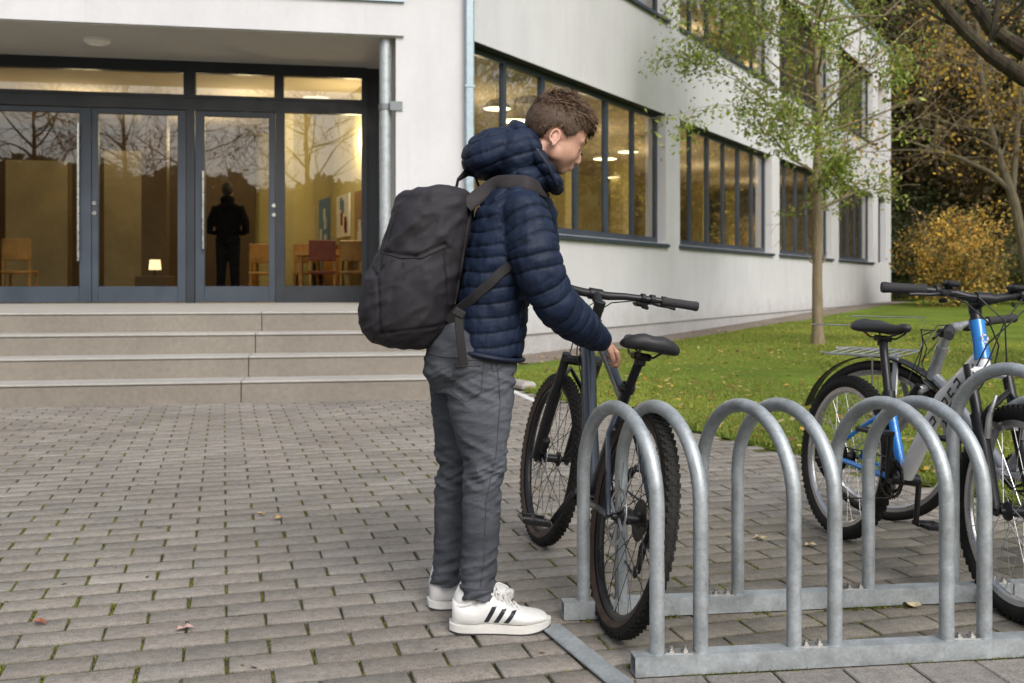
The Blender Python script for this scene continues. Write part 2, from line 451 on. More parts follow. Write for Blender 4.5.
# entrance glazing ---------------------------------------------------
def tz(px, py): return tdoor(px), None
ZB = .72; ZRAIL0, ZRAIL1 = 3.33, 3.53; ZHD = 3.83
fr = MB(); t_r = tdoor(367); t_l = -8.2
X = tdoor
fbox(fr, Ep, t_l, t_r, DO-.05, DO+.05, ZHD, 3.984)
fbox(fr, Ep, t_l, t_r, DO-.05, DO+.05, ZRAIL0, ZRAIL1-.04)
fbox(fr, Ep, t_l, t_r, DO-.065, DO+.065, ZRAIL1-.04, ZRAIL1)
fbox(fr, Ep, X(361.5), t_r, DO-.06, DO+.06, ZB, ZHD)
for a, b in ((184, 196), (274.5, 284)):
    fbox(fr, Ep, X(a), X(b), DO-.055, DO+.055, ZRAIL1, ZHD)
fbox(fr, Ep, X(187), X(195), DO-.055, DO+.055, ZB, ZRAIL0)
fbox(fr, Ep, X(276), X(285), DO-.055, DO+.055, ZB, ZRAIL0)
fbox(fr, Ep, X(285), X(361.5), DO-.045, DO+.045, ZB, .95)
fbox(fr, Ep, X(361.5), -.86, DO-.05, DO+.0, ZB, 3.984)
fr.build('entrance_frame', M_framed, bld, smooth=None)
def gpane(px0, px1, z0, z1, parent, off=DO):
    g = MB(); g.add([Ep(X(px0), off, z0), Ep(X(px1), off, z0), Ep(X(px1), off, z1), Ep(X(px0), off, z1)], [(0, 1, 2, 3)])
    g.build('pane', M_dglass, parent, smooth=None)
gpane(-120, 184, ZRAIL1, ZHD, bld); gpane(196, 274.5, ZRAIL1, ZHD, bld); gpane(284, 361.5, ZRAIL1, ZHD, bld)
gpane(285, 361.5, .95, ZRAIL0, bld)
def leaf(px0, px1, g0, g1, handle=None, hz=(1.25, 3.2), cyl=None):
    d = MB(); a, b = X(px0), X(px1); c0, c1 = X(g0), X(g1)
    fbox(d, Ep, a, c0, DO-.035, DO+.04, ZB+.01, ZRAIL0-.01, .004); fbox(d, Ep, c1, b, DO-.035, DO+.04, ZB+.01, ZRAIL0-.01, .004)
    fbox(d, Ep, c0, c1, DO-.035, DO+.04, ZB+.01, .945, .004); fbox(d, Ep, c0, c1, DO-.035, DO+.04, 3.25, ZRAIL0-.01, .004)
    o = d.build('door', M_frame, bld, smooth=None); gpane(g0, g1, .945, 3.25, o)
    if handle:
        h = MB(); t = X(handle); h.tube(Ep(t, DO+.10, hz[0]), Ep(t, DO+.10, hz[1]), .017)
        for z in (hz[0]+.12, hz[1]-.12): h.tube(Ep(t, DO+.04, z), Ep(t, DO+.10, z), .01)
        h.build('handle', M_steel, o)
    if cyl:
        for z in (1.92, 2.05):
            k = MB(); k.tube(Ep(X(cyl), DO+.04, z), Ep(X(cyl), DO+.058, z), .026, n=16); k.build('lock', M_steel, o)
leaf(-20, 92, -8, 80, 80, (1.28, 3.1))
leaf(92.5, 186.5, 99, 178, None, cyl=95)
leaf(195.5, 275.5, 205, 269, 204, (1.45, 2.5), cyl=274)
leaf(-128, -20.5, -116, -32, None)

# interior -----------------------------------------------------------
def wallq(mb, a, b, z0, z1, th=.1):
    a = Vector((a[0], a[1], 0)); b = Vector((b[0], b[1], 0)); mb.beam(a+Vector((0, 0, (z0+z1)/2)), b+Vector((0, 0, (z0+z1)/2)), th, z1-z0)
part_end = Vector((-4.4, 20.6, 0)); hl = Ep(-9.4, DO-.1, 0); hr = Ep(-.80, DO-.1, 0); hbl = Ep(-9.4, -9.2, 0)
i_ = MB()
wallq(i_, hr, part_end, .72, 4.3); wallq(i_, hbl, hl, .72, 4.3)
wallq(i_, part_end, hbl, .72, 4.3)
rb0 = part_end+Vector((.32, .12, 0)); rb1 = Lp(UE-.4, -7.5, 0)
wallq(i_, rb0, rb1, .72, 4.5); wallq(i_, Lp(.3, -.6, 0), rb0, .72, 4.5)
wallq(i_, rb0, rb1, 4.9, 8.8); wallq(i_, Lp(.3, -.6, 0), rb0, 4.9, 8.8)
i_.build('interior_wall', M_int, bld, smooth=None)
i_ = MB(); i_.prism([hl, hr, part_end, hbl], .60, .70); i_.prism([Lp(.1, -.36, 0), Lp(UE-.4, -.36, 0), rb1, rb0], .55, .68)
i_.build('interior_floor', M_floor, bld, smooth=None)
i_ = MB(); i_.prism([hl, hr, part_end, hbl], 4.05, 4.15); i_.prism([Lp(.1, -.36, 0), Lp(UE-.4, -.36, 0), rb1, rb0], 4.4, 4.88)
i_.prism([Lp(.1, -.36, 0), Lp(UE-.4, -.36, 0), rb1, rb0], 8.6, 8.8)
i_.build('interior_ceiling', M_ceil, bld, smooth=None)
for a0, a1, o0, o1, z1 in ((-7.15, -6.15, -6.4, -6.1, 3.1), (-5.55, -4.55, -6.4, -6.1, 3.3), (-9.2, -3.2, -8.9, -8.6, 4.0), (-6.9, -6.5, -3.2, -2.9, 4.0), (-4.75, -4.35, -5.4, -5.1, 4.0)):
    i_ = MB(); fbox(i_, Ep, a0, a1, o0, o1, .72, z1); i_.build('interior_partition', M_intd if a0 > -5 or z1 == 4.0 else M_into, bld, smooth=None)
for uu in (2.2, 5.2, 9, 12, 15.5, 18.5, 22, 25.5):
    i_ = MB(); fbox(i_, Lp, uu, uu+.5, -5.3, -4.9, .68, 4.4); i_.build('interior_column', M_int, bld, smooth=None)

def pendant(p, r=.28, drop=.5, lab='', grp=None):
    t = thing('pendant_lamp', p, lab, 'lamp', grp)
    s = MB(); s.lathe([(r, -.02), (r*.98, .02), (r*.5, .13), (.03, .16), (.03, .13), (r*.45, .11), (r*.9, 0)], (0, 0, 0), 'z', 32); s.build('lamp_shade', M_white, t, True)
    b = MB(); b.lathe([(.001, -.025), (r*.92, -.02), (r*.92, -.005), (.001, -.005)], (0, 0, 0), 'z', 32); b.build('diffuser', M_lampw, t, True)
    w_ = MB(); w_.tube((0, 0, .15), (0, 0, drop), .006, n=6); w_.build('cord', M_black, t, True)
    return t
def plamp(loc, e, c=(1., .80, .50), r=.25):
    l = bpy.data.lights.new('room_light', 'POINT'); l.energy = e; l.color = c; l.shadow_soft_size = r
    o = bpy.data.objects.new('room_light', l); COL.objects.link(o); o.location = loc
# pendants seen through the first two windows
for i, (px, py, off) in enumerate(((515, 101, -2.6), (497, 62, -2.2), (605, 141, -3.6), (628, 151, -2.6), (493, 135, -5.0), (615, 122, -5.2))):
    r_ = (px-512)/F; A = C0+W_*off; u = (A.x-r_*A.y)/(r_*L_.y-L_.x); P_ = Lp(u, off, 0); P_.z = min(4.0, zat(P_, py))
    pendant(P_, .30 if i in (0, 2) else .24, 4.4-P_.z, 'round white pendant lamp glowing behind the windows %s' % ('just left of the boy\'s hair', 'at the upper left corner of the glass', 'just right of the boy\'s fringe', 'near the right end of the long window', 'deep in the room left of the boy', 'deep in the room right of the boy')[i], 'pendant lamps in the classroom')
for uu in (1.8, 5.0, 9.5, 13.5, 17.5, 22.5): plamp(Lp(uu, -3.2, 3.2), 95)
for uu in (4, 11, 18, 24): plamp(Lp(uu, -4, 8.0), 60)
for t, o, e in ((-3.0, -4.4, 32), (-5.6, -4.8, 38), (-4.1, -6.4, 60), (-7.6, -3.6, 20)): plamp(Ep(t, o, 3.5), e)
for i, (t, o) in enumerate(((-1.9, -4.6), (-3.2, -5.6), (-4.7, -5.0))):
    th = thing('ceiling_light', Ep(t, o, 4.045), 'round flush ceiling light seen through the %s' % ('transom above the fixed side pane', 'door with the standing person', 'second door from the left', 'leftmost door')[i], 'ceiling light', 'ceiling lights in the entrance hall')
    m = MB(); m.lathe([(.001, -.05), (.2, -.05), (.22, -.03), (.22, 0), (.001, 0)], (0, 0, 0), 'z', 28); m.build('diffuser', M_panel, th, True)
# tables and chairs in the hall / classroom
def int_table(p, rz, lab, grp=None):
    t = thing('table', p, lab, 'table', grp, (0, 0, rz)); m = MB(); m.box((0, 0, .73), (1.3, .7, .04), bev=.008); m.build('tabletop', M_wood, t, True)
    for sx in (-.58, .58):
        for sy in (-.29, .29):
            l = MB(); l.box((sx, sy, .355), (.05, .05, .71)); l.build('leg', M_wood, t, True)
    return t
def int_chair(p, rz, lab, m_, grp=None):
    t = thing('chair', p, lab, 'chair', grp, (0, 0, rz)); m = MB(); m.box((0, 0, .45), (.42, .42, .05), bev=.015); m.build('seat', m_, t, True)
    m = MB(); m.box((-.19, 0, .78), (.035, .40, .32), bev=.012); m.build('backrest', m_, t, True)
    for sx in (-.18, .18):
        for sy in (-.18, .18):
            l = MB(); l.box((sx, sy, .21 if sx > 0 else .31), (.035, .035, .42 if sx > 0 else .62)); l.build('leg', M_wood, t, True)
    return t
def hallpt(px, off):
    return Ep(tdoor(px, off), off, .70)
int_table(hallpt(338, -4.0), TE, 'wooden table in the hall behind the fixed glass pane', 'hall tables')
int_table(hallpt(290, -5.6), TE, 'wooden table deep in the hall, beside the door glass', 'hall tables')
for px, off, m_, lb in ((322, -3.3, M_red, 'red upholstered chair in front of the hall table'), (352, -3.4, M_wood, 'yellow wooden chair at the right end of the hall table'), (335, -5.2, M_red, 'red chair deeper in the hall between the tables'), (348, -6.0, M_wood, 'wooden chair deepest in the hall at the right'), (306, -4.7, M_wood, 'plain wooden chair left of the hall table'), (262, -5.0, M_wood, 'wooden chair behind the door with the standing person'), (20, -3.6, M_wood, 'wooden chair seen low behind the leftmost door')):
    int_chair(hallpt(px, off), TE+1.6, lb, m_, 'chairs in the hall')
# notices, shelf and plants on the hall's right wall
hd_ = (part_end-hr).normalized(); hn_ = Vector((hd_.y, -hd_.x, 0)); hn_ = hn_ if hn_.dot(-E_) > 0 else -hn_
M_paper = simple('notice_paper', (.70, .70, .66), .8, var=.12, scale=6); M_papb = simple('notice_blue', (.12, .22, .35), .8, var=.2, scale=8); M_cork = simple('cork_board', (.32, .19, .09), .9, var=.25, scale=40)
for i, (s_, z_, w_, h_, mt) in enumerate(((1.5, 1.95, .75, .95, M_cork), (2.7, 2.1, .9, .7, M_paper), (4.2, 2.0, .8, 1.0, M_papb), (5.6, 2.05, 1.0, .8, M_paper))):
    tb = thing('notice_board', hr+hd_*s_+hn_*.07+Vector((0, 0, z_)), ('cork notice board nearest the glass on the hall\'s right wall', 'white notice beside the cork board on the hall\'s right wall', 'blue poster further back on the hall\'s right wall', 'white poster deepest on the hall\'s right wall')[i], 'notice board', 'notices in the hall', (0, 0, math.atan2(hd_.y, hd_.x)))
    m = MB(); m.box((0, 0, 0), (w_, .03, h_)); m.build('board', mt, tb, True, None)
    for k in range(5):
        m = MB(); m.box((random.uniform(-.33, .33)*w_, -.019 if hn_.dot(Vector((-hd_.y, hd_.x, 0))) < 0 else .019, random.uniform(-.33, .33)*h_), (.16, .004, .21)); m.build('sheet', M_paper if mt != M_paper else (M_papb if k % 2 else M_red), tb, True, None)
sh_ = thing('bookshelf', hr+hd_*3.4+hn_*.24+Vector((0, 0, .71)), 'low wooden bookshelf against the hall\'s right wall', 'bookshelf', None, (0, 0, math.atan2(hd_.y, hd_.x)))
for k in range(3):
    m = MB(); m.box((0, 0, .05+k*.38), (1.3, .32, .03)); m.build('shelf', M_wood, sh_, True, None)
for k in (-.64, .64):
    m = MB(); m.box((k, 0, .42), (.03, .318, .84)); m.build('side_panel', M_wood, sh_, True, None)
for k in range(26):
    hh = random.uniform(.20, .29); m = MB(); m.box((-.58+(k % 13)*.085, 0, .068+(k//13)*.38+hh/2), (.045, .22, hh)); m.build('book', (M_red, M_papb, M_paper, M_intd, M_black)[k % 5], sh_, True, None)
tl = thing('table_lamp', hallpt(155, -4.4), 'small lit table lamp on a low cabinet behind the second door', 'lamp')
m = MB(); m.box((0, 0, .2), (.5, .4, .4), bev=.01); m.build('cabinet', M_intd, tl, True)
m = MB(); m.tube((0, 0, .40), (0, 0, .50), .03); m.build('base', M_black, tl, True)
m = MB(); m.lathe([(.06, .50), (.095, .50), (.08, .66), (.06, .66)], (0, 0, 0), 'z', 20); m.build('lamp_shade', emit('lamp_shade_glow', (1., .72, .4), 2.2), tl, True)
def roompt(px, off):
    r_ = (px-512)/F; A = C0+W_*off; u = (A.x-r_*A.y)/(r_*L_.y-L_.x); q = Lp(u, off, .68); return q
for i, (px, off) in enumerate(((560, -2.2), (600, -2.4), (640, -2.2), (705, -2.4), (740, -2.6), (795, -2.2))):
    q = roompt(px, off); q.z = .95
    int_table(q, TL, 'wooden classroom table behind the %s' % ('long window beside the boy\'s jacket', 'long window, second from the left', 'right end of the long window', 'second window, left half', 'second window, right half', 'third window')[i], 'classroom tables')
    q2 = roompt(px+9, off+.6); q2.z = 1.0
    int_chair(q2, TL+1.2, 'red classroom chair by the table behind the %s' % ('long window beside the boy\'s jacket', 'long window, second from the left', 'right end of the long window', 'second window, left half', 'second window, right half', 'third window')[i], M_red, 'classroom chairs')

# downpipes ----------------------------------------------------------
M_brk = m_galv('weathered_bracket', (.22, .24, .25), .6)
dp = thing('downpipe', Ep(-.98, -.12, .72), 'galvanised round downpipe under the canopy beside the entrance', 'downpipe')
m = MB(); b = Ep(-.98, -.12, 0); m.tube((b.x, b.y, .72), (b.x, b.y, 3.984), .075, n=24); m.build('pipe', M_galv, dp)
for z in (3.15, 1.4):
    m = MB(); m.lathe([(.076, -.035), (.086, -.035), (.086, .035), (.076, .035)], (b.x, b.y, z), 'z', 24)
    fbox(m, Ep, -.93, -.78, .0, .018, z-.055, z+.055); fbox(m, Ep, -.93, -.90, -.06, .012, z-.05, z+.05)
    m.build('bracket', M_brk, dp)
dp = thing('downpipe', Ep(.06, .09, 0), 'tall square blue-grey downpipe at the corner behind the boy', 'downpipe')
b = Ep(.035, .075, 0)
m = MB(); m.box((b.x, b.y, 4.7), (.11, .11, 9.4), Matrix.Rotation(TE, 3, 'Z'), .015); m.build('pipe', M_zinc, dp)
for z in (1.2, 3.4, 6.):
    m = MB(); m.box((b.x, b.y, z), (.125, .125, .03), Matrix.Rotation(TE, 3, 'Z'), .004); m.build('bracket', M_zinc, dp)

# steps ---------------------------------------------------------------
st = thing('entrance_steps', Ep(-3, 3.7, 0), 'four broad beige concrete steps leading up to the entrance doors', 'steps')
offs = [3.74, 3.38, 3.02, 2.66]
for k, o in enumerate(offs):
    z1 = .18*(k+1); back = offs[k+1]-.05 if k < 3 else DO-.3
    m = MB(); nz_ = MB()
    js = [-10, -6.9, -2.35+.03*k, -.22]
    for a, b in zip(js[:-1], js[1:]):
        r0 = b-.006
        m_ = fbox(m, Ep, a, r0, (back if k < 3 else 0.0), o, z1-.18-.01 if k else -.2, z1-.022, .004)
        fbox(nz_, Ep, a, r0, (back if k < 3 else 0.01), o+.012, z1-.020, z1, .006)
    if k == 3: fbox(nz_, Ep, -10, -.87, DO-.3, .004, z1-.10, z1-.001)
    m.build('riser', M_steps, st, smooth=None); nz_.build('tread', M_nose, st, smooth=None)

# ------------------------------------------------------------------ ground
def sst(x, a, b):
    t = np.clip((x-a)/(b-a), 0, 1); return t*t*(3-2*t)
def lawnz(x, y): return .02+.31*sst(y, 12, 37)+1.6*sst(y, 40, 90)
g = MB(); g.add([(-900, -900, -.10), (900, -900, -.10), (900, 900, -.10), (-900, 900, -.10)], [(0, 1, 2, 3)])
tag(g.build('ground', M_lawn, smooth=None), kind='structure')
g = MB(); g.add([(-40, -14, -.035), (12, -14, -.035), (12, 14, -.035), (-40, 14, -.035)], [(0, 1, 2, 3)])
tag(g.build('yard', m_concrete('asphalt', (.09, .09, .09)), smooth=None), kind='structure')
# lawn edge line
LE0 = Vector((.16, 9.0, 0)); LED = Vector((.4137, -.9104, 0)); LEN = Vector((.9104, .4137, 0))   # LEN points to the lawn
def side(x, y): return (x-LE0.x)*LEN.x+(y-LE0.y)*LEN.y
g = MB(); g.add([(-14, -4, -.009), (9, -4, -.009), (9, 13.5, -.009), (-14, 13.5, -.009)], [(0, 1, 2, 3)])
tag(g.build('paving_bed', M_moss, smooth=None), kind='structure')
def pavers():
    th = R(16.1); a = np.array([math.cos(th), math.sin(th)]); b = np.array([-math.sin(th), math.cos(th)])   # rows along a
    PL, PD = .222, .112; V = []; Fc = []; C = []
    org = np.array([-.77, 2.7])
    for j in range(-40, 125):
        for i in range(-75, 70):
            cx = (i+(.5 if j % 2 else 0)+.0)*PL; cy = j*PD; c = org+a*cx+b*cy
            if c[1] < -1.5 or abs(c[0]) > .60*max(c[1], 0)+1.7: continue
            if side(c[0], c[1]) > -.03: continue
            wq = Vector((c[0], c[1], 0))-C0
            if wq.dot(N_) < 3.70 and wq.dot(E_) < -.2: continue
            if wq.dot(W_) < .6 and wq.dot(E_) > 0: continue
            if wq.dot(W_) < 1.3 and c[1] > 10.3: continue
            hx = PL/2-.0016-random.random()**2*.0036; hy = PD/2-.0022-random.random()*.0022; e = .0042
            tx = random.gauss(0, .0022); ty = random.gauss(0, .003); dz = random.gauss(0, .0006); rot = random.gauss(0, .006)
            ca, sa = math.cos(rot), math.sin(rot); base = len(V)
            for (ex, z) in ((0, -.02), (0, -.0045), (e, 0)):
                for sx, sy in ((-1, -1), (1, -1), (1, 1), (-1, 1)):
                    lx = sx*(hx-ex*(.8+.5*random.random())); ly = sy*(hy-ex*(.8+.5*random.random())); lx, ly = lx*ca-ly*sa, lx*sa+ly*ca
                    q = c+a*lx+b*ly; V.append((q[0], q[1], z+dz+lx*tx+ly*ty))
            for r in range(2):
                for k in range(4):
                    l = (k+1) % 4; Fc.append((base+r*4+k, base+r*4+l, base+(r+1)*4+l, base+(r+1)*4+k))
            Fc.append((base+8, base+9, base+10, base+11))
            br = random.gauss(1., .085)+.10*noise.noise(Vector((c[0]*.7, c[1]*.7, 3)))
            warm = random.random()
            cc = np.array((.262, .240, .212))*br*(1+.03*(warm-.5)*np.array((1, 0, -1)))
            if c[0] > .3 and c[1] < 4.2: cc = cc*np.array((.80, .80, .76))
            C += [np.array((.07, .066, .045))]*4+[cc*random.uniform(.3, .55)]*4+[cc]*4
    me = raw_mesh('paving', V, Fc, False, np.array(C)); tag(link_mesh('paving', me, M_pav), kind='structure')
pavers()
# row of paler slabs before the rack
def slabs():
    V = MB(); d = Vector((.9912, .1322, 0)); n = Vector((-.1322, .9912, 0)); o = Vector((.40, 2.40, 0)); C = []
    for r in range(3):
        for i in range(16):
            c = o+d*(i*.182+(.09 if r % 2 else 0))-n*(r*.182); c.z = .003+random.random()*.002
            if r == 0 and i < 0: continue
            V.box(c, (.176, .176, .012), Matrix.Rotation(math.atan2(d.y, d.x)+random.gauss(0, .004), 3, 'Z'), .003); C += [np.array((.26, .245, .225))*random.gauss(1, .07)]*24
    me = V.mesh('edging_slabs', None); a = me.attributes.new('col', 'FLOAT_COLOR', 'POINT'); cc = np.ones((len(me.vertices), 4), np.float32); cc[:, :3] = np.array(C)[:len(me.vertices)]; a.data.foreach_set('color', cc.ravel())
    tag(link_mesh('edging_slabs', me, M_pav), kind='structure')
slabs()
# lawn: grid in (distance from the paver edge, along)
def lawn():
    xs = np.concatenate([np.linspace(-6, 30, 150), np.linspace(31, 140, 40)]); ys = np.concatenate([np.linspace(1, 40, 160), np.linspace(42, 150, 40)])
    V = []; idx = {}
    X_, Y_ = np.meshgrid(xs, ys); Fc = []; keep = {}
    W0 = C0+W_*.0
    def ok(x, y):
        q = Vector((x, y, 0))-C0
        return True
    # parametrise: rows by y, columns from the left boundary
    rows = []
    for y in ys:
        if y <= 10.6: x0 = LE0.x+(y-LE0.y)*(LED.x/LED.y)
        else:
            s = (y-10.6)/(12.0-10.6)
            xw = C0.x+(y-C0.y)*(.5105/.8599)+.75/.8599        # .75 m from the wall
            xe = LE0.x+(min(y, 11.6)-LE0.y)*(LED.x/LED.y)
            x0 = max(xw, xe) if y < 40 else C0.x+(40-C0.y)*.5937-(y-40)*2
        cols = x0+np.concatenate([np.linspace(0, 12, 90), np.linspace(12.6, 120, 60)])
        rows.append(cols)
    nC = len(rows[0])
    for j, y in enumerate(ys):
        for i, x in enumerate(rows[j]):
            z = lawnz(np.array(x), np.array(y))+.012*noise.noise(Vector((x*1.3, y*1.3, 0)))+.05*noise.noise(Vector((x*.25, y*.25, 5)))*min(1, i/30)
            V.append((x, y, float(z)+(-.02 if i == 0 else 0)))
    for j in range(len(ys)-1):
        for i in range(nC-1): Fc.append((j*nC+i, j*nC+i+1, (j+1)*nC+i+1, (j+1)*nC+i))
    tag(link_mesh('lawn', raw_mesh('lawn', V, Fc, True), M_lawn), kind='structure')
lawn()
# gravel strip along the wall
g = MB()
us = np.linspace(.3, UE, 60)
for i in range(len(us)-1):
    def gp(u, o):
        q = Lp(u, o, 0); q.z = float(lawnz(0, q.y))-.012; return q
    g.add([gp(us[i], -.02), gp(us[i], .95), gp(us[i+1], .95), gp(us[i+1], -.02)], [(0, 1, 2, 3)])
g.add([Lp(-.1, 0, 0)+Vector((0, 0, .002)), Lp(0, 1.3, .002)+Vector((0, 0, 0)), Lp(-2.2, 1.6, .002), Lp(-2.0, .3, .002)], [(0, 1, 2, 3)])
tag(g.build('gravel_strip', m_concrete('wall_strip_gravel', (.24, .20, .165), .25, .5), smooth=None), kind='structure')

# kerb stone end at the corner of the lawn
ks = MB(); a = onground(500, 386); b = onground(531, 391)
ks.beam(a+Vector((0, 0, .04)), b+Vector((0, 0, .035)), .16, .09, bev=.03); tag(ks.build('kerb_stone', M_nose), 'low rounded pale kerb stone at the corner of the lawn behind the boy', 'kerb stone')
ks = MB(); a = onground(512, 391); b = onground(548, 407)
ks.beam(a+Vector((0, 0, .002)), b+Vector((0, 0, .002)), .07, .006); tag(ks.build('white_painted_line', simple('worn_white_paint', (.6, .6, .58), .8, var=.2, scale=20)), kind='structure')

# ------------------------------------------------------------------ grass blades and leaves
def blades(name, pts, hh, ww, cols, mat, bend=.4):
    n = len(pts); ang = RNG.uniform(0, 2*np.pi, n); h = hh*RNG.uniform(.6, 1.3, n); w = ww*RNG.uniform(.7, 1.3, n)
    dx = np.cos(ang)*w; dy = np.sin(ang)*w; bx = RNG.normal(0, bend, n)*h; by = RNG.normal(0, bend, n)*h
    V = np.empty((n, 3, 3)); V[:, 0] = pts+np.c_[-dx, -dy, np.zeros(n)]; V[:, 1] = pts+np.c_[dx, dy, np.zeros(n)]; V[:, 2] = pts+np.c_[bx, by, h]
    C = np.repeat(cols, 3, axis=0)
    return link_mesh(name, raw_mesh(name, V.reshape(-1, 3), np.arange(3*n).reshape(-1, 3), False, C), mat)
M_blade = attr_mat('grass_blade', .6, .35, .2)
M_leaf = attr_mat('foliage_leaf', .55, .35, .3)
def lawn_grass():
    n = 520000; y = 4.2+RNG.random(n)**1.5*18; x = RNG.uniform(-.2, 1., n)
    x = LE0.x+(y-LE0.y)*(LED.x/LED.y)+RNG.random(n)*(.62*y+1.2)
    ok = (np.abs(x) < .58*y+.4) & (side(x, y) > -.03+RNG.random(n)*.06)
    q = (x-C0.x)*W_.x+(y-C0.y)*W_.y; ok &= q > .75; ok &= ~((y > 10.3) & (q < 1.35) & (x < .9))
    x, y = x[ok], y[ok]; z = lawnz(x, y)+.0
    b = RNG.uniform(.6, 1.35, len(x))[:, None]
    pn = nz(np.c_[x*.6, y*.6, x*0], 4)[:, None]; base = np.array((.235, .30, .055))*b*(1+.35*pn)+np.array((.10, .05, .01))*np.clip(pn, 0, 1); yel = RNG.random(len(x)) < .10; base[yel] = np.array((.34, .30, .10))*b[yel]
    blades('grass', np.c_[x, y, z-.01], .035, .0035+0*x+.0004*y, base, M_blade, .5)['kind'] = 'stuff'
    # mossy tufts in the paver joints
lawn_grass()
def joint_moss():
    th = R(16.1); a = np.array([math.cos(th), math.sin(th)]); b = np.array([-math.sin(th), math.cos(th)]); org = np.array([-.77, 2.7]); P = []
    for j in range(-30, 60):
        for i in range(-28, 32):
            c = org+a*((i+.5+(.5 if j % 2 else 0))*.222)+b*(j*.112)
            if c[1] < 1.9 or c[1] > 7.5 or abs(c[0]) > .56*c[1]+.1 or side(c[0], c[1]) > -.02: continue
            dens = .55+1.3*noise.noise(Vector((c[0]*.9, c[1]*.9, 9)))+(.45 if c[0] > .1 and c[1] < 4.5 else 0)
            if random.random() > dens+.25: continue
            m = int(8+34*max(0, dens)*random.uniform(.3, 1.5))
            for _ in range(m): 
                q = c+a*random.gauss(0, .0055)+b*random.uniform(-.060, .060); P.append((q[0], q[1], -.007))
            if random.random() < .75*dens:
                for _ in range(m):
                    q = c+a*random.uniform(-.11, .11)+b*(random.choice((-.056, .056))+random.gauss(0, .0015)); P.append((q[0], q[1], -.007))
    P = np.array(P); bb = RNG.uniform(.6, 1.4, len(P))[:, None]
    blades('moss', P, .0085, .0028, np.array((.20, .22, .04))*bb, M_blade, .5)['kind'] = 'stuff'
joint_moss()
def rail_moss():
    P = []
    for o_ in (Vector((.367, 2.53, 0)), Vector((.211, 2.954, 0))):
        for k in range(2600):
            s_ = random.uniform(0, 1.9)
            if noise.noise(Vector((s_*4, o_.y, 2))) < -.05: continue
            q = o_+Vector((1, .134, 0))*s_+Vector((0, random.choice((-1, 1))*(.030+abs(random.gauss(0, .008))), 0)); P.append((q.x, q.y, -.001))
    P = np.array(P); bb = RNG.uniform(.5, 1.3, len(P))[:, None]
    blades('moss', P, .011, .0022, np.array((.17, .19, .035))*bb, M_blade, .6)['kind'] = 'stuff'
rail_moss()
def leaf_mesh(P, size, C, elong=1.7, flat=None, name='l'):
    """one quad bent leaf (2 tris-like quad) per point"""
    n = len(P); d = RNG.normal(size=(n, 3)); 
    if flat is not None: d[:, 2] *= flat
    d /= np.linalg.norm(d, axis=1)[:, None]; r = RNG.normal(size=(n, 3))
    if flat is not None: r[:, 2] *= flat
    u = np.cross(d, r); 
    if flat is not None:
        r = np.c_[RNG.normal(0, flat, n), RNG.normal(0, flat, n), np.ones(n)]; u = np.cross(d, r)
    u /= np.linalg.norm(u, axis=1)[:, None]
    s = (size*RNG.uniform(.6, 1.3, n))[:, None]
    V = np.empty((n, 4, 3)); V[:, 0] = P-d*s*elong*.5; V[:, 1] = P+u*s*.5; V[:, 2] = P+d*s*elong*.5; V[:, 3] = P-u*s*.5
    return V.reshape(-1, 3), np.arange(4*n).reshape(-1, 4), np.repeat(C, 4, axis=0)
LEAFC = np.array([(.45, .30, .06), (.50, .38, .12), (.30, .15, .04), (.40, .36, .16), (.20, .10, .04)])
def fallen():
    n = 4200; y = 5.0+RNG.random(n)**1.3*24; x = LE0.x+(y-LE0.y)*(LED.x/LED.y)+RNG.random(n)*(.62*y)
    q = (x-C0.x)*W_.x+(y-C0.y)*W_.y; ok = (q > .2) & (side(x, y) > 0); x, y = x[ok], y[ok]
    P = np.c_[x, y, lawnz(x, y)+.030]; C = LEAFC[RNG.integers(0, 5, len(P))]*RNG.uniform(.7, 1.4, (len(P), 1))
    V, Fc, Cc = leaf_mesh(P, np.full(len(P), .043)*RNG.uniform(.6, 1.2, len(P)), C, 1.3, .25)
    tag(link_mesh('fallen_leaves', raw_mesh('fallen_leaves', V, Fc, False, Cc), M_leaf), kind='stuff')
fallen()
def debris():
    n = 900; y = 2.0+RNG.random(n)**1.4*7; x = RNG.uniform(-.56, .56, n)*y; ok = side(x, y) < -.05; x, y = x[ok], y[ok]
    e = side(x, y); keep = RNG.random(len(x)) < np.clip(.35+1.2*np.exp(e/1.2), 0, 1); x, y = x[keep], y[keep]
    P = np.c_[x, y, np.full(len(x), .003)]; C = np.array([(.10, .07, .04), (.22, .15, .07), (.05, .04, .03), (.30, .24, .12)])[RNG.integers(0, 4, len(P))]
    V, Fc, Cc = leaf_mesh(P, .0045*RNG.uniform(.5, 2.2, len(P)), C, 2.2, .12)
    tag(link_mesh('leaf_litter', raw_mesh('leaf_litter', V, Fc, False, Cc), M_leaf), kind='stuff')
debris()
def one_leaf(px, py, s, c, lab, z=.006):
    p = onground(px, py); mb = MB(); a = random.uniform(0, 6.3); V = []
    for k in range(10):
        an = 2*math.pi*k/10; r = s*(1. if k % 2 == 0 else .62)*(1.25 if k == 0 else 1)
        V.append((p.x+r*math.cos(an+a), p.y+r*math.sin(an+a), z+.012*abs(math.sin(an*1.5+a))))
    V.append((p.x, p.y, z+.004)); mb.add(V, [(k, (k+1) % 10, 10) for k in range(10)])
    tag(mb.build('fallen_leaf', simple('dry_leaf', c, .8, var=.25, scale=60), smooth=None), lab, 'leaf', 'fallen leaves on the paving')
one_leaf(41, 625, .022, (.25, .09, .05), 'red-brown fallen leaf on the paving at far lower left')
one_leaf(184, 631, .024, (.42, .28, .25), 'pale pink fallen leaf on the paving, lower left')
one_leaf(278, 520, .022, (.45, .30, .10), 'yellow fallen leaf on the paving between the boy and the lower left corner')
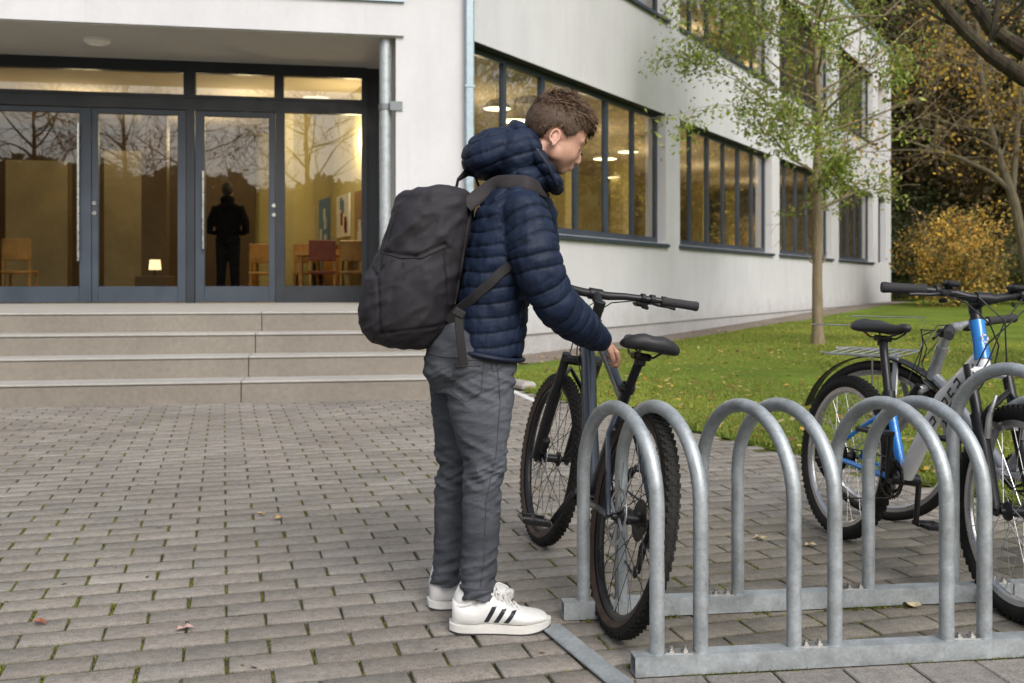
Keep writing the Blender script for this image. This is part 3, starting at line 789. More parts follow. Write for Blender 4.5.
one_leaf(262, 516, .018, (.48, .33, .13), 'small yellow fallen leaf just left of another on the paving')
one_leaf(338, 412, .03, (.42, .33, .17), 'pale leaf lying near the foot of the steps')
one_leaf(745, 609, .030, (.50, .42, .27), 'pale dry leaf lying under the bike rack, near the middle')
one_leaf(912, 607, .034, (.52, .44, .28), 'pale dry leaf lying under the bike rack before the white and blue bicycle')
one_leaf(760, 540, .026, (.45, .36, .2), 'pale leaf on the paving behind the bike rack')
one_leaf(810, 547, .024, (.48, .38, .22), 'pale leaf under the crank of the blue bicycle')
one_leaf(655, 562, .02, (.35, .25, .12), 'small brown leaf behind the black bicycle\'s rear wheel')
def weed(px, py, n, s, lab):
    p = onground(px, py); P = np.array([(p.x+random.gauss(0, s*.5), p.y+random.gauss(0, s*.35), .012+random.random()*s*.5) for _ in range(n)])
    C = np.array((.09, .17, .03))*RNG.uniform(.6, 1.4, (n, 1)); V, Fc, Cc = leaf_mesh(P, np.full(n, s*.35), C, 2., .5)
    tag(link_mesh('weed', raw_mesh('weed', V, Fc, False, Cc), M_leaf), lab, 'weed', 'weeds in the joints')
weed(719, 606, 40, .032, 'small green weed growing against the rear rail of the rack')
weed(676, 604, 14, .022, 'thin weed growing behind the black bicycle\'s rear wheel')
weed(869, 592, 12, .018, 'tiny weed at the foot of the rack\'s third pair of hoops')
# ------------------------------------------------------------------ trees
def m_bark(name, a, b):
    t = NT(name); v = t.coords((6, 6, 1.2)); n1 = t.noise(v, 3, 6, .7); n2 = t.noise(t.coords(), 5, 5, .7)
    col = t.ramp(n1, [(.3, a), (.7, b)]); col = t.mix(t.ramp(n2, [(.5, (0, 0, 0)), (.7, (.5,)*3)]), col, (.16, .17, .07))
    t.bsdf(col, .9, nrm=t.bump(n1, .8, .02), spec=.15); return t.m
M_barkp = m_bark('pale_bark', (.15, .115, .075), (.30, .24, .16)); M_barkd = m_bark('dark_bark', (.022, .018, .014), (.07, .055, .04))
M_barkm = m_bark('grey_bark', (.07, .058, .04), (.17, .14, .10))
def branch_path(p, d, L, r, seg=6, wob=.18, up=.05, rnd=random):
    pts = [Vector(p)]; d = Vector(d).normalized()
    for i in range(seg):
        d = (d+Vector((rnd.gauss(0, wob), rnd.gauss(0, wob), rnd.gauss(0, wob)+up))*.5).normalized(); pts.append(pts[-1]+d*L/seg)
    return pts, [r*(1-.75*i/seg) for i in range(seg+1)], d
def grow(mb, tips, p, d, L, r, lev, rnd, wob=.18, up=.06, kids=4, ratio=.62, spread=.8, minr=.004):
    pts, rad, dd = branch_path(p, d, L, r, 6 if lev > 1 else 4, wob, up, rnd)
    mb.loft(pts, [max(minr, x) for x in rad], n=8 if r > .06 else 5 if r > .02 else 4, caps=False)
    if lev <= 1:
        for q in pts[1:]: tips.append(q)
        if lev <= 0: return
    for k in range(kids):
        i = rnd.randint(2, len(pts)-1) if k else len(pts)-1; q = pts[i]; base = (pts[i]-pts[i-1]).normalized()
        an = rnd.uniform(0, 6.283); o = base.orthogonal().normalized(); o = Matrix.Rotation(an, 3, base) @ o
        nd = (base*rnd.uniform(.5, 1.)+o*spread*rnd.uniform(.5, 1.1)).normalized()
        grow(mb, tips, q, nd, L*ratio*rnd.uniform(.75, 1.2), max(minr, rad[i]*.72), lev-1, rnd, wob, up, kids, ratio, spread, minr)
def leaves(name, tips, per, rad, size, cols, parent, elong=1.8, droop=0., mat=None, dark=.5, minz=None):
    T = np.array([tuple(t) for t in tips]); n = len(T)*per
    P = np.repeat(T, per, axis=0)+RNG.normal(0, rad, (n, 3)); P[:, 2] -= droop*RNG.random(n)
    if minz is not None: P = P[P[:, 2] > minz]; n = len(P)
    ctr = P.mean(0); C = np.array(cols)[RNG.integers(0, len(cols), n)]*RNG.uniform(.65, 1.35, (n, 1))
    sh = nz(P[::1]*.9, 2) if n < 60000 else RNG.normal(0, .3, n)
    C = C*(1+dark*sh)[:, None].clip(.35, 1.6)
    V, Fc, Cc = leaf_mesh(P, np.full(n, size), C, elong)
    return link_mesh(name, raw_mesh(name, V, Fc, False, Cc), mat or M_leaf, parent)

# the young tree on the lawn
def sapling():
    rnd = random.Random(11); b = Vector((4.74, 15.5, .02))
    t = thing('young_tree', b, 'young pale-barked tree with sparse light green leaves standing on the lawn before the windows', 'tree')
    mb = MB(); tips = []
    tr = [b+Vector((0, 0, -.05)), b+Vector((0, 0, .25)), b+Vector((-.01, 0, 1.0)), b+Vector((.0, 0, 1.9)), b+Vector((-.02, 0, 2.6)), b+Vector((.02, .0, 3.6)), b+Vector((-.03, 0, 4.6)), b+Vector((.02, 0, 5.8)), b+Vector((.0, 0, 7.0))]
    mb.loft(tr, [.12, .088, .076, .070, .066, .05, .038, .025, .01], n=12)
    for s in (-1, 1): mb.loft([tr[2]+Vector((0, 0, .25)), tr[2]+Vector((s*.10, 0, .30)), tr[2]+Vector((s*.16, 0, .45))], [.02, .016, .004], n=6)
    for k in range(34):
        z = 2.1+k*.14; 
        base = b+Vector((0, 0, z)); an = k*2.4+rnd.uniform(-.5, .5); el = rnd.uniform(.25, .75)
        d = Vector((math.cos(an)*1.15, math.sin(an)*.9, el)); Lb = (1.5 if z > 2.5 else 1.0)*rnd.uniform(.75, 1.25)*(1-.06*max(0, z-5.5))*(1.25 if z > 3.6 else 1)
        grow(mb, tips, base, d, Lb, .026, 2, rnd, .22, .02, 4, .60, .75, .0035)
    mb.build('trunk', M_barkp, t)
    leaves('crown', [q for q in tips if q.x < 6.0], 11, .10, .035, [(.22, .29, .05), (.28, .35, .07), (.16, .23, .04), (.36, .36, .08)], t, 2.4, .14, dark=.3, minz=2.1)
sapling()
# dark branches reaching in at upper right
def big_tree():
    rnd = random.Random(5); b = Vector((7.6, 9.5, 0))
    t = thing('old_tree', b, 'big dark tree with thick bent branches reaching in at the upper right corner', 'tree'); mb = MB(); tips = []
    mb.loft([b, b+Vector((0, 0, 1.5)), b+Vector((-.1, 0, 2.8)), b+Vector((-.3, 0, 3.6))], [.30, .22, .19, .16], n=14)
    P_ = lambda a, c, Y=8.: at(a, c, Y)
    mb.loft([b+Vector((-.1, 0, 2.6)), P_(1120, 110, 9), P_(1050, 88), P_(1024, 78), P_(990, 55), P_(962, 28), P_(935, -4), P_(900, -50), P_(860, -110)], [.14, .10, .075, .065, .055, .05, .045, .035, .02], n=10)
    mb.loft([P_(1060, 60, 8.2), P_(1024, 52, 8.2), P_(992, 30, 8.2), P_(972, 0, 8.2), P_(960, -60, 8.2)], [.085, .075, .06, .05, .03], n=10)
    mb.loft([P_(992, 38), P_(1000, -10), P_(1015, -60)], [.03, .02, .01], n=8)
    for a, c in ((935, -4), (962, 28), (900, -40), (1020, 70), (975, 5), (990, 40)):
        grow(mb, tips, P_(a, c), (rnd.uniform(-1, .6), rnd.uniform(-.5, .8), rnd.uniform(-.1, .8)), .8, .018, 1, rnd, .3, .0, 3, .6, .8, .004)
    mb.build('trunk', M_barkd, t)
    leaves('crown', tips[::3], 1, .1, .035, [(.3, .24, .05), (.14, .16, .04)], t, 1.6)
big_tree()
# the bare greyish tree at right with forked limbs
def forked():
    rnd = random.Random(8); b = Vector((13.6, 26., .2)); t = thing('slender_tree', b, 'slender bare-limbed tree with yellowing leaves leaning at the right edge', 'tree'); mb = MB(); tips = []
    Q = lambda a, c, Y=26.: at(a, c, Y)
    mb.loft([b, Q(1022, 240), Q(1014, 200), Q(1000, 160), Q(988, 120), Q(980, 70), Q(975, 10), Q(970, -60)], [.15, .13, .12, .10, .085, .07, .05, .03], n=10)
    mb.loft([Q(1010, 190), Q(990, 172), Q(960, 158), Q(935, 150), Q(905, 140)], [.08, .06, .05, .04, .02], n=8)
    mb.loft([Q(1012, 200), Q(1016, 150), Q(1020, 90), Q(1030, 20)], [.09, .08, .06, .03], n=8)
    for k in range(26):
        a, c = rnd.choice(((988, 120), (980, 70), (975, 10), (960, 158), (935, 150), (1018, 120), (1022, 60), (1000, 160)))
        grow(mb, tips, Q(a, c), (rnd.uniform(-1, 1), rnd.uniform(-.6, .6), rnd.uniform(-.2, 1)), 1.7, .03, 2, rnd, .3, .02, 3, .6, .8, .006)
    mb.build('trunk', M_barkm, t)
    leaves('crown', tips, 3, .28, .08, [(.42, .28, .035), (.52, .34, .05), (.26, .19, .05), (.33, .19, .05)], t, 1.3, dark=.5)
forked()
# shrubs and trees beyond
def crown_tree(x, y, h, r, cols, lab, cat, name, seed, n=9000, size=.16, z0=.35, bark=M_barkd, grp=None, hole=.05, trunk=True):
    rnd = random.Random(seed); zb = float(lawnz(0, y)); b = Vector((x, y, zb)); t = thing(name, b, lab, cat, grp)
    mb = MB(); tips = []
    if trunk:
        mb.loft([b-Vector((0, 0, .2)), b+Vector((rnd.gauss(0, .1), 0, h*.3)), b+Vector((rnd.gauss(0, .2), 0, h*.65)), b+Vector((0, 0, h*.9))], [h*.022, h*.018, h*.011, .02], n=8)
        for k in range(16):
            z = h*rnd.uniform(z0*.8, .85); an = rnd.uniform(0, 6.28)
            grow(mb, tips, b+Vector((0, 0, z)), (math.cos(an), math.sin(an), rnd.uniform(.1, .7)), r*.75, h*.006, 1, rnd, .2, .04, 3, .6, .8, .012)
    else:
        for k in range(22):
            an = rnd.uniform(0, 6.28); grow(mb, tips, b, (math.cos(an)*.7, math.sin(an)*.7, 1), h*.6, .03, 2, rnd, .25, .02, 3, .55, .7, .006)
    mb.build('trunk' if trunk else 'stems', bark, t)
    g = np.random.default_rng(seed); P = g.normal(size=(n*3, 3)); P /= np.linalg.norm(P, axis=1)[:, None]; P *= (1+.55*nz(P*1.7, seed+9)+.22*nz(P*4.5, seed+11))[:, None]; P *= (g.random(n*3)**.45)[:, None]
    zc = h*(z0+1)/2; rz = h*(1-z0)/2
    P = P*np.array((r, r, rz))+np.array((x, y, zb+zc))
    nn = nz(P*(1.3/max(1, r*.5)), seed)+.5*nz(P*(3.2/max(1, r*.5)), seed+1); P = P[nn > hole][:n]; nn = nn[nn > hole][:n]
    C = np.array(cols)[g.integers(0, len(cols), len(P))]*g.uniform(.55, 1.4, (len(P), 1)); cl = nz(P*.8, seed+5); C = C*(1+.9*cl)[:, None].clip(.3, 1.9)
    V, Fc, Cc = leaf_mesh(P, np.full(len(P), size), C, 1.5)
    link_mesh('crown' if trunk else 'foliage', raw_mesh('crown', V, Fc, False, Cc), M_leaf, t)
    return t
GR = [(.055, .07, .025), (.04, .052, .02), (.08, .088, .03)]; OL = [(.13, .11, .05), (.08, .072, .036), (.17, .13, .055)]
YE = [(.50, .36, .06), (.62, .44, .08), (.34, .24, .06)]; BR = [(.17, .115, .06), (.24, .15, .06), (.12, .09, .055), (.19, .16, .07)]
OR = [(.78, .48, .09), (.64, .38, .08), (.56, .44, .12), (.30, .22, .08), (.20, .19, .07)]
crown_tree(13.6, 30.5, 3.1, 1.75, OR, 'round bush with orange and yellow autumn leaves behind the bicycles', 'bush', 'autumn_bush', 3, 9000, .065, .0, M_barkm, None, -.1, False)
crown_tree(17.4, 32, 2.6, 1.9, [(.10, .12, .03), (.18, .15, .04), (.06, .08, .02)], 'olive green bush at the right edge beside the orange bush', 'bush', 'green_bush', 4, 6000, .08, .0, M_barkm, None, -.2, False)
crown_tree(16.1, 41.5, 4.2, 2.4, GR, 'dark green bush at the far corner of the school building', 'bush', 'green_bush', 14, 8000, .10, .0, M_barkm, None, -.2, False)
T = 'trees beyond the lawn'
crown_tree(21.2, 33, 11, 3.2, YE, 'tall tree with golden yellow leaves near the right edge', 'tree', 'autumn_tree', 21, 9000, .13, .3, M_barkm, None, .05)
crown_tree(16.2, 44, 15, 4.6, OL, 'tall olive-green tree rising just beyond the end of the building', 'tree', 'autumn_tree', 22, 15000, .2, .12, M_barkd, None, -.05)
crown_tree(20.5, 42, 12, 4., BR, 'brown-leaved tree standing behind the orange bush', 'tree', 'autumn_tree', 23, 13000, .15, .1, M_barkd, None, .0)
crown_tree(25.5, 44, 16, 5., GR, 'dark evergreen-looking tree behind the golden tree', 'tree', 'dark_tree', 24, 15000, .2, .1, M_barkd, None, -.05)
crown_tree(30, 40, 13, 4.5, BR, 'rust-brown tree beyond the right edge of the lawn', 'tree', 'autumn_tree', 25, 10000, .18, .12, M_barkd, None, .0)
crown_tree(34, 50, 17, 6, OL, 'broad olive tree at the far right of the lawn', 'tree', 'autumn_tree', 26, 10000, .24, .12, M_barkd, None, .0)
crown_tree(19, 55, 19, 6.5, GR, 'tall dark tree in the far background above the bush', 'tree', 'dark_tree', 27, 16000, .28, .08, M_barkd, None, -.15)
crown_tree(28, 57, 20, 7, GR, 'tallest dark tree in the far background at right', 'tree', 'dark_tree', 28, 16000, .28, .08, M_barkd, None, -.15)
# half-bare trees along the right side, mirrored in the windows
for i, (x, y, h) in enumerate(((23, 24, 9), (29, 30, 11), (22, 15, 8), (33, 22, 11), (19, 8, 9), (38, 34, 12))):
    rnd = random.Random(80+i); b = Vector((x, y, .2)); t = thing('half_bare_tree', b, ('half-bare tree right of the lawn, mirrored in the long window', 'taller half-bare tree beyond it, mirrored in the second window', 'small half-bare tree right of the rack', 'half-bare tree far right of the lawn', 'half-bare tree nearest the viewer on the right side', 'tallest half-bare tree far right')[i], 'tree')
    mb = MB(); tips = []; mb.loft([b, b+Vector((0, 0, h*.25)), b+Vector((.1, 0, h*.5)), b+Vector((0, .1, h*.85))], [.19, .14, .09, .03], n=8)
    for k in range(12):
        z = h*rnd.uniform(.22, .8); an = k*2.4; grow(mb, tips, b+Vector((0, 0, z)), (math.cos(an), math.sin(an), rnd.uniform(.3, .9)), h*.24, .05, 3, rnd, .22, .05, 3, .66, .7, .012)
    mb.build('trunk', M_barkd, t); leaves('crown', tips[::2], 2, .3, .12, [(.42, .30, .06), (.25, .17, .05), (.16, .14, .05)], t)
# bare trees behind the camera, mirrored in the door glass
for i, (x, y, h) in enumerate(((-3.5, -12, 9), (-9., -14, 10), (-14.5, -12, 9), (1.5, -16, 11), (-20, -17, 11), (-6, -22, 13))):
    rnd = random.Random(60+i); b = Vector((x, y, 0)); t = thing('bare_tree', b, 'leafless tree across the yard, mirrored in the entrance glass, number %d from the right' % (i+1) if False else ['small leafless tree across the yard opposite the entrance', 'leafless tree opposite the leftmost door', 'leafless tree far left across the yard', 'tall leafless tree across the yard opposite the fixed pane', 'tall leafless tree farthest left across the yard', 'tallest leafless tree at the back of the yard'][i], 'tree')
    mb = MB(); tips = []; mb.loft([b, b+Vector((0, 0, h*.2)), b+Vector((.1, 0, h*.45)), b+Vector((0, .1, h*.8))], [.20, .16, .11, .03], n=8)
    for k in range(13):
        z = h*rnd.uniform(.2, .75); an = k*2.4; grow(mb, tips, b+Vector((0, 0, z)), (math.cos(an), math.sin(an), rnd.uniform(.3, .9)), h*.25, .05, 3, rnd, .22, .05, 3, .66, .7, .012)
    mb.build('trunk', M_barkd, t); leaves('crown', tips[::9], 1, .3, .07, [(.2, .13, .04), (.12, .10, .03)], t)
for i, (x, y, h, r) in enumerate(()):
    crown_tree(x, y, h, r, OL if i % 2 else BR, 'dense %s hedge tree at the end of the yard, %s' % ('olive' if i % 2 else 'brown', ('straight behind the viewer', 'behind the viewer to the left', 'behind the viewer to the right', 'behind the viewer far right', 'behind the viewer far left')[i]), 'tree', 'hedge_tree', 70+i, 16000, .22, .04, M_barkd, None, -.12)
hg = thing('hedge', (-10, -20, 0), 'unseen dark hedge added behind the viewer, mirrored in the entrance glass', 'hedge')  # unseen, added and shaped to keep bright sky out of the door reflections
P = np.c_[RNG.uniform(-45, 30, 70000), RNG.uniform(-22, -19.4, 70000), np.zeros(70000)]; P[:, 2] = RNG.random(70000)*(5.5+1.3*nz(P*.22, 3)+.8*nz(P*.7, 8))
V, Fc, Cc = leaf_mesh(P, np.full(len(P), .42), np.array(OL+BR)[RNG.integers(0, 7, len(P))]*RNG.uniform(.3, .8, (len(P), 1)), 1.5)
link_mesh('foliage', raw_mesh('foliage', V, Fc, False, Cc), M_leaf, hg)
# far-off wood
def woodland():
    P = []; g = np.random.default_rng(5)
    for k in range(150):
        a = g.uniform(-1.2, 1.35); d = g.uniform(72, 100); x, y = d*math.sin(a), d*math.cos(a); h = g.uniform(16, 26) if a < .85 else g.uniform(7, 10); r = g.uniform(4, 7); n = 620
        q = g.normal(size=(n, 3)); q /= np.linalg.norm(q, axis=1)[:, None]; q *= (g.random(n)**.4)[:, None]; q = q*np.array((r, r, h*.5))+np.array((x, y, h*.5+.8)); P.append(q)
    P = np.concatenate(P); n = len(P); C = np.array(GR+OL+BR)[g.integers(0, 10, n)]*g.uniform(.4, 1.2, (n, 1))
    V, Fc, Cc = leaf_mesh(P, np.full(n, 1.0), C, 1.4)
    tag(link_mesh('woodland', raw_mesh('woodland', V, Fc, False, Cc), M_leaf), kind='stuff')
woodland()
# ------------------------------------------------------------------ bike rack
M_nut = simple('zinc_bolt', (.45, .44, .42), .4, .9)
RU = Vector((.88, .118, 0))/.88
A0 = Vector((.367, 2.53, 0)); HV = Vector((-.156, .424, 0))
rack = thing('bike_rack', A0, 'galvanised steel bike rack of tall round-topped hoops on two low rails', 'bike rack')
RR = .0192
def hoop(f, hv, top, lab=None):
    a = Vector(f); b = a+hv; w_ = hv.length/2; zc = top-RR-w_; mid = (a+b)/2; d = hv.normalized(); pts = [a+Vector((0, 0, .045)), a+Vector((0, 0, zc*.5))]
    for i in range(0, 19):
        an = math.pi*i/18; pts.append(mid-d*(w_*math.cos(an))+Vector((0, 0, zc+w_*math.sin(an))))
    pts += [b+Vector((0, 0, zc*.5)), b+Vector((0, 0, .045))]
    m = MB(); m.loft(pts, RR, n=20)
    o = m.build('hoop', M_galv, rack, smooth=50)
    return o
FX = [0, .113, .36, .470, .778, .884]
for k, s in enumerate(FX): hoop(A0+RU*s, HV, .668)
hoop(A0+RU*1.16, HV, .76); hoop(A0+RU*1.27, HV, .668)
for s in (1.55, 1.66): hoop(A0+RU*(s), HV*1.0, .668)
def rail(o, l):
    m = MB(); a = o-RU*.062; b = o+RU*l
    w_, h, t_ = .05, .05, .004; n = Vector((-RU.y, RU.x, 0)).normalized()
    z0 = .004
    m.beam(a+n*0+Vector((0, 0, z0+h-t_/2)), b+Vector((0, 0, z0+h-t_/2)), w_, t_); m.beam(a+Vector((0, 0, z0+t_/2)), b+Vector((0, 0, z0+t_/2)), w_, t_)
    for s in (-1, 1): m.beam(a+n*s*(w_/2-t_/2)+Vector((0, 0, z0+h/2)), b+n*s*(w_/2-t_/2)+Vector((0, 0, z0+h/2)), t_, h-2*t_)
    return m.build('rail', M_galv, rack, smooth=None)
rail(A0, 2.1); rail(A0+HV, 2.1)
def bolts(p):
    m = MB()
    for s in (-.018, .018):
        q = p+RU*s; m.lathe([(.001, .055), (.011, .055), (.011, .062), (.006, .062), (.006, .070), (.001, .070)], (q.x, q.y, 0), 'z', 6)
    m.box(p+Vector((0, 0, .0555)), (.07, .03, .003)); m.build('bolt', M_nut, rack, smooth=None)
for s in (.055, .41, .83, 1.3):
    bolts(A0+RU*s); bolts(A0+HV+RU*(s+.01))
# flat bar on the ground at the rack's end
fb = MB(); a = at(548, 627, 2.86); a.z = 0; a = Vector((.108, 2.86, .010)); b = Vector((.30, 2.36, .010)); fb.beam(a, b, .062, .008, bev=.002)
tag(fb.build('steel_bar', M_galv, smooth=None), 'flat grey steel bar lying on the paving between the boy\'s shoe and the rack', 'steel bar')

# ------------------------------------------------------------------ bicycles
M_rub = simple('tyre_rubber', (.022, .021, .020), .8, var=.35, scale=18, bump=.3, bscale=120, spec=.2)
M_rubt = simple('dusty_sidewall', (.085, .06, .048), .85, var=.3, scale=25, bump=.2, spec=.2)
M_rim = simple('black_rim', (.03, .03, .032), .35, .5, var=.3, scale=20)
M_rims = simple('silver_rim', (.55, .55, .56), .3, .9, var=.1)
M_spk = simple('spoke_dark', (.06, .06, .065), .4, .8); M_spks = simple('spoke_steel', (.65, .65, .66), .3, .9)
M_bk = simple('satin_black_metal', (.018, .018, .020), .38, .3, var=.25, scale=15, bump=.04)
M_grip = simple('rubber_grip', (.025, .025, .027), .75, var=.25, scale=60, bump=.5, bscale=300)
M_sad = simple('saddle_vinyl', (.022, .022, .024), .5, var=.25, scale=10, bump=.25, bscale=200)
M_alu = simple('worn_aluminium', (.52, .52, .53), .35, .85, var=.15, scale=25)
M_f1 = simple('graphite_frame_paint', (.035, .045, .060), .32, .45, var=.12, scale=10, bump=.03, Coat_Weight=.5)
M_f2 = simple('white_frame_paint', (.72, .73, .75), .28, .0, var=.08, scale=6, bump=.02, Coat_Weight=.6)
M_fb = simple('bright_blue_paint', (.01, .20, .62), .25, .1, var=.1, scale=6, bump=.02, Coat_Weight=.6)
M_f3 = simple('grey_silver_paint', (.33, .34, .36), .3, .6, var=.1, Coat_Weight=.4)
M_chn = simple('oily_chain', (.05, .045, .04), .4, .8, var=.4, scale=80)
M_refl = simple('orange_reflector', (.7, .22, .03), .3)
def wheel(root, c, r, tw, M, rimm, spkm, knob=True, side=False, disc=False, nsp=28, cass=False):
    """c: hub centre local, wheel plane local XZ, M: extra steering matrix applied in the bike frame"""
    fin = lambda mb: mb.xf(M) if M is not None else mb
    wh = MB(); rr = r-tw/2; prof = []
    for k in range(14):
        a = 2*math.pi*k/14; prof.append((rr+tw/2*math.cos(a), tw/2*.98*math.sin(a)))
    wh.lathe(prof, c, 'y', 72)
    kb = MB()
    if knob:
        n = 74
        for i in range(n):
            a = 2*math.pi*i/n; Rm = Matrix.Rotation(-a, 3, 'Y')
            for (yy, rad, off, sx, sy, sz) in ((0, r, 0, .011, .012, .005), (.012, r-.0015, .5, .010, .008, .005), (-.012, r-.0015, .5, .010, .008, .005), (tw*.37, r-tw*.16, 0, .011, .008, .006), (-tw*.37, r-tw*.16, 0, .011, .008, .006)):
                aa = a+off*2*math.pi/n; Rm = Matrix.Rotation(-aa, 3, 'Y'); p = Rm @ Vector((rad-.0015, yy, 0))
                kb.box(p+Vector(c), (sz, sy, sx), Rm)
    w_ = fin(wh).build('wheel', M_rub, root, True)
    if knob: fin(kb).build('tread', M_rub, w_, True, smooth=None)
    def sub(mb, name, m, sm=40): return fin(mb).build(name, m, w_, True, sm)
    sd = MB()
    if side:
        for s in (-1, 1): sd.lathe([(rr-tw*.47, s*tw*.30), (rr-tw*.10, s*tw*.492), (rr-tw*.10, s*tw*.515), (rr-tw*.50, s*tw*.34)], c, 'y', 72)
        sub(sd, 'sidewall', M_rubt)
    ri = rr-tw*.45; rm = MB(); rm.lathe([(ri+.004, -.013), (ri+.004, .013), (ri-.014, .011), (ri-.020, .004), (ri-.020, -.004), (ri-.014, -.011)], c, 'y', 72); sub(rm, 'rim', rimm)
    sp = MB()
    for i in range(nsp):
        a = 2*math.pi*i/nsp; s = 1 if i % 2 else -1; tw_ = .55 if (i//2) % 2 else -.55
        hx = Vector((.026*math.cos(a+tw_*1.6), s*.030, .026*math.sin(a+tw_*1.6))); ox = Vector(((ri-.012)*math.cos(a), s*.003, (ri-.012)*math.sin(a)))
        sp.tube(hx+Vector(c), ox+Vector(c), .0012, n=4)
    sub(sp, 'spokes', spkm)
    hb = MB(); hb.lathe([(.001, -.056), (.009, -.056), (.012, -.045), (.028, -.034), (.028, -.028), (.016, -.022), (.016, .022), (.028, .028), (.028, .034), (.012, .045), (.009, .056), (.001, .056)], c, 'y', 20); sub(hb, 'hub', M_bk)
    if disc:
        d = MB(); d.lathe([(.072, .040), (.082, .040), (.082, .042), (.072, .042)], c, 'y', 40)
        for i in range(6):
            a = i*math.pi/3; d.tube(Vector((.02*math.cos(a), .041, .02*math.sin(a)))+Vector(c), Vector((.075*math.cos(a+.4), .041, .075*math.sin(a+.4)))+Vector(c), .004, n=4)
        sub(d, 'disc_rotor', M_alu)
    if cass:
        d = MB()
        for i in range(8): d.lathe([(.012, -.026-i*.0035), (.060-i*.0055, -.026-i*.0035), (.060-i*.0055, -.0275-i*.0035), (.012, -.0275-i*.0035)], c, 'y', 28)
        sub(d, 'cassette', M_chn)
    v = MB(); v.tube(Vector(c)+Vector((0, 0, -(ri-.02))), Vector(c)+Vector((0, 0, -(ri-.055))), .003, n=5); sub(v, 'valve', M_alu)
    return w_
def bicycle(lab, pos, yaw, lean, P, grp=None):
    root = thing('bicycle', pos, lab, 'bicycle', grp)
    root.rotation_euler = (Matrix.Rotation(yaw, 4, 'Z') @ Matrix.Rotation(lean, 4, 'X')).to_euler()
    r = P['r']; wb = P['wb']; tw = P.get('tw', .052); fm = P['frame']; fm2 = P.get('frame2', fm)
    RA = Vector((0, 0, r)); FA = Vector((wb, 0, r)); BB = Vector((wb*.40, 0, P.get('bbh', .30)))
    HT = Vector(P['ht']); sl_ = Vector((math.cos(R(69)), 0, -math.sin(R(69)))); HB = HT+sl_*P.get('hl', .12)     # head tube top & bottom
    ax = (HT-HB).normalized()
    ST = Matrix.Translation(HB) @ Matrix.Rotation(P.get('steer', 0), 4, ax) @ Matrix.Translation(-HB)
    rim = P.get('rim', M_rim); spk = P.get('spk', M_spk)
    wheel(root, RA, r, tw, None, rim, spk, P.get('knob', True), P.get('side', False), P.get('disc', False), P.get('nsp', 28), True)
    wheel(root, FA, r, tw, ST, rim, spk, P.get('knob', True), P.get('side', False), P.get('disc', False), P.get('nsp', 28), False)
    SCp = Vector(P['seat_clamp']); S = Vector(P['saddle'])
    # main triangle
    m = MB()
    TT0 = HT+sl_*.03; 
    m.loft([BB, BB*.5+SCp*.5, SCp+(SCp-BB).normalized()*.03], [.019, .018, .0175], n=14); m.build('seat_tube', fm2, root, True)
    m = MB(); q = (TT0+SCp)/2+Vector((0, 0, P.get('tt_bow', -.005))); ttw = P.get('ttw', .019)
    if P.get('toptube', True): m.loft([TT0, TT0*.7+SCp*.3+Vector((0, 0, .002)), q, SCp-Vector((0, 0, .02))], [ttw*1.15, ttw*1.1, ttw, ttw*.8], [ttw, ttw*1., ttw*.9, ttw*.75], n=14, hint=(0, 0, 1)); m.build('top_tube', fm, root, True)
    m = MB(); d0 = HB-sl_*.015; dtw = P.get('dtw', .026)
    m.loft([d0, d0*.85+BB*.15+Vector((0, 0, .012)), d0*.5+BB*.5+Vector((0, 0, P.get('dt_bow', .004))), BB+Vector((.01, 0, .012))], [dtw*.95, dtw*1.1, dtw, dtw*.85], [dtw*.85, dtw*.9, dtw*.85, dtw*1.1], n=16, hint=(0, 0, 1)); dt = m.build('down_tube', P.get('downm', fm), root, True)
    if P.get('letters'):
        t_ = (BB-d0).normalized(); 
        for s in (-1, 1):
            l = MB()
            for k in range(5):
                c = d0.lerp(BB, .22+.075*k)+Vector((0, s*(dtw*.87+.001), .004)); M3 = Matrix((t_, Vector((0, 1, 0)), t_.cross(Vector((0, 1, 0))))).transposed()
                l.box(c+M3 @ Vector((0, 0, .012)), (.022, .003, .005), M3); l.box(c-M3 @ Vector((0, 0, .012)), (.022, .003, .005), M3)
                if k != 1: l.box(c-M3 @ Vector((.010, 0, 0)), (.005, .003, .024), M3)
                if k in (1, 3): l.box(c+M3 @ Vector((.010, 0, 0)), (.005, .003, .024), M3)
            l.build('lettering', M_black, dt, True, smooth=None)
    m = MB(); m.loft([HT, (HT+HB)/2, HB], [.025, .0225, .027], n=18); htb = m.build('head_tube', P.get('headm', fm), root, True)
    if P.get('badge'):
        bm = MB(); c = (HT+HB)/2; f = Vector((ax.z, 0, -ax.x))
        for k in range(4):
            a = k*math.pi/2; bm.box(c+f*.024+ax*.012*math.cos(a)+Vector((0, .010*math.sin(a), 0)), (.004, .006 if k % 2 else .012, .012 if k % 2 else .006))
        bm.build('badge', M_f2, htb, True)
    m = MB()
    for s in (-1, 1):
        m.loft([BB+Vector((-.02, s*.028, 0)), BB+Vector((-.10, s*.045, .0)), RA+Vector((.10, s*.06, -.005)), RA+Vector((0, s*.066, 0))], [.011, .012, .010, .008], n=8)
    m.box(BB+Vector((-.045, 0, 0)), (.03, .06, .025), bev=.006)
    m.build('chainstay', P.get('stay', fm2), root, True)
    m = MB(); top = SCp-(SCp-BB).normalized()*P.get('ssd', .04)
    for s in (-1, 1): m.loft([top+Vector((-.01, s*.012, 0)), top.lerp(RA, .25)+Vector((0, s*.045, 0)), RA+Vector((.02, s*.066, .03)), RA+Vector((0, s*.066, 0))], [.009, .0085, .008, .008], n=8)
    b = top.lerp(RA, .2); m.tube(b+Vector((0, -.038, 0)), b+Vector((0, .038, 0)), .008, n=8)
    m.build('seatstay', P.get('stay', fm2), root, True)
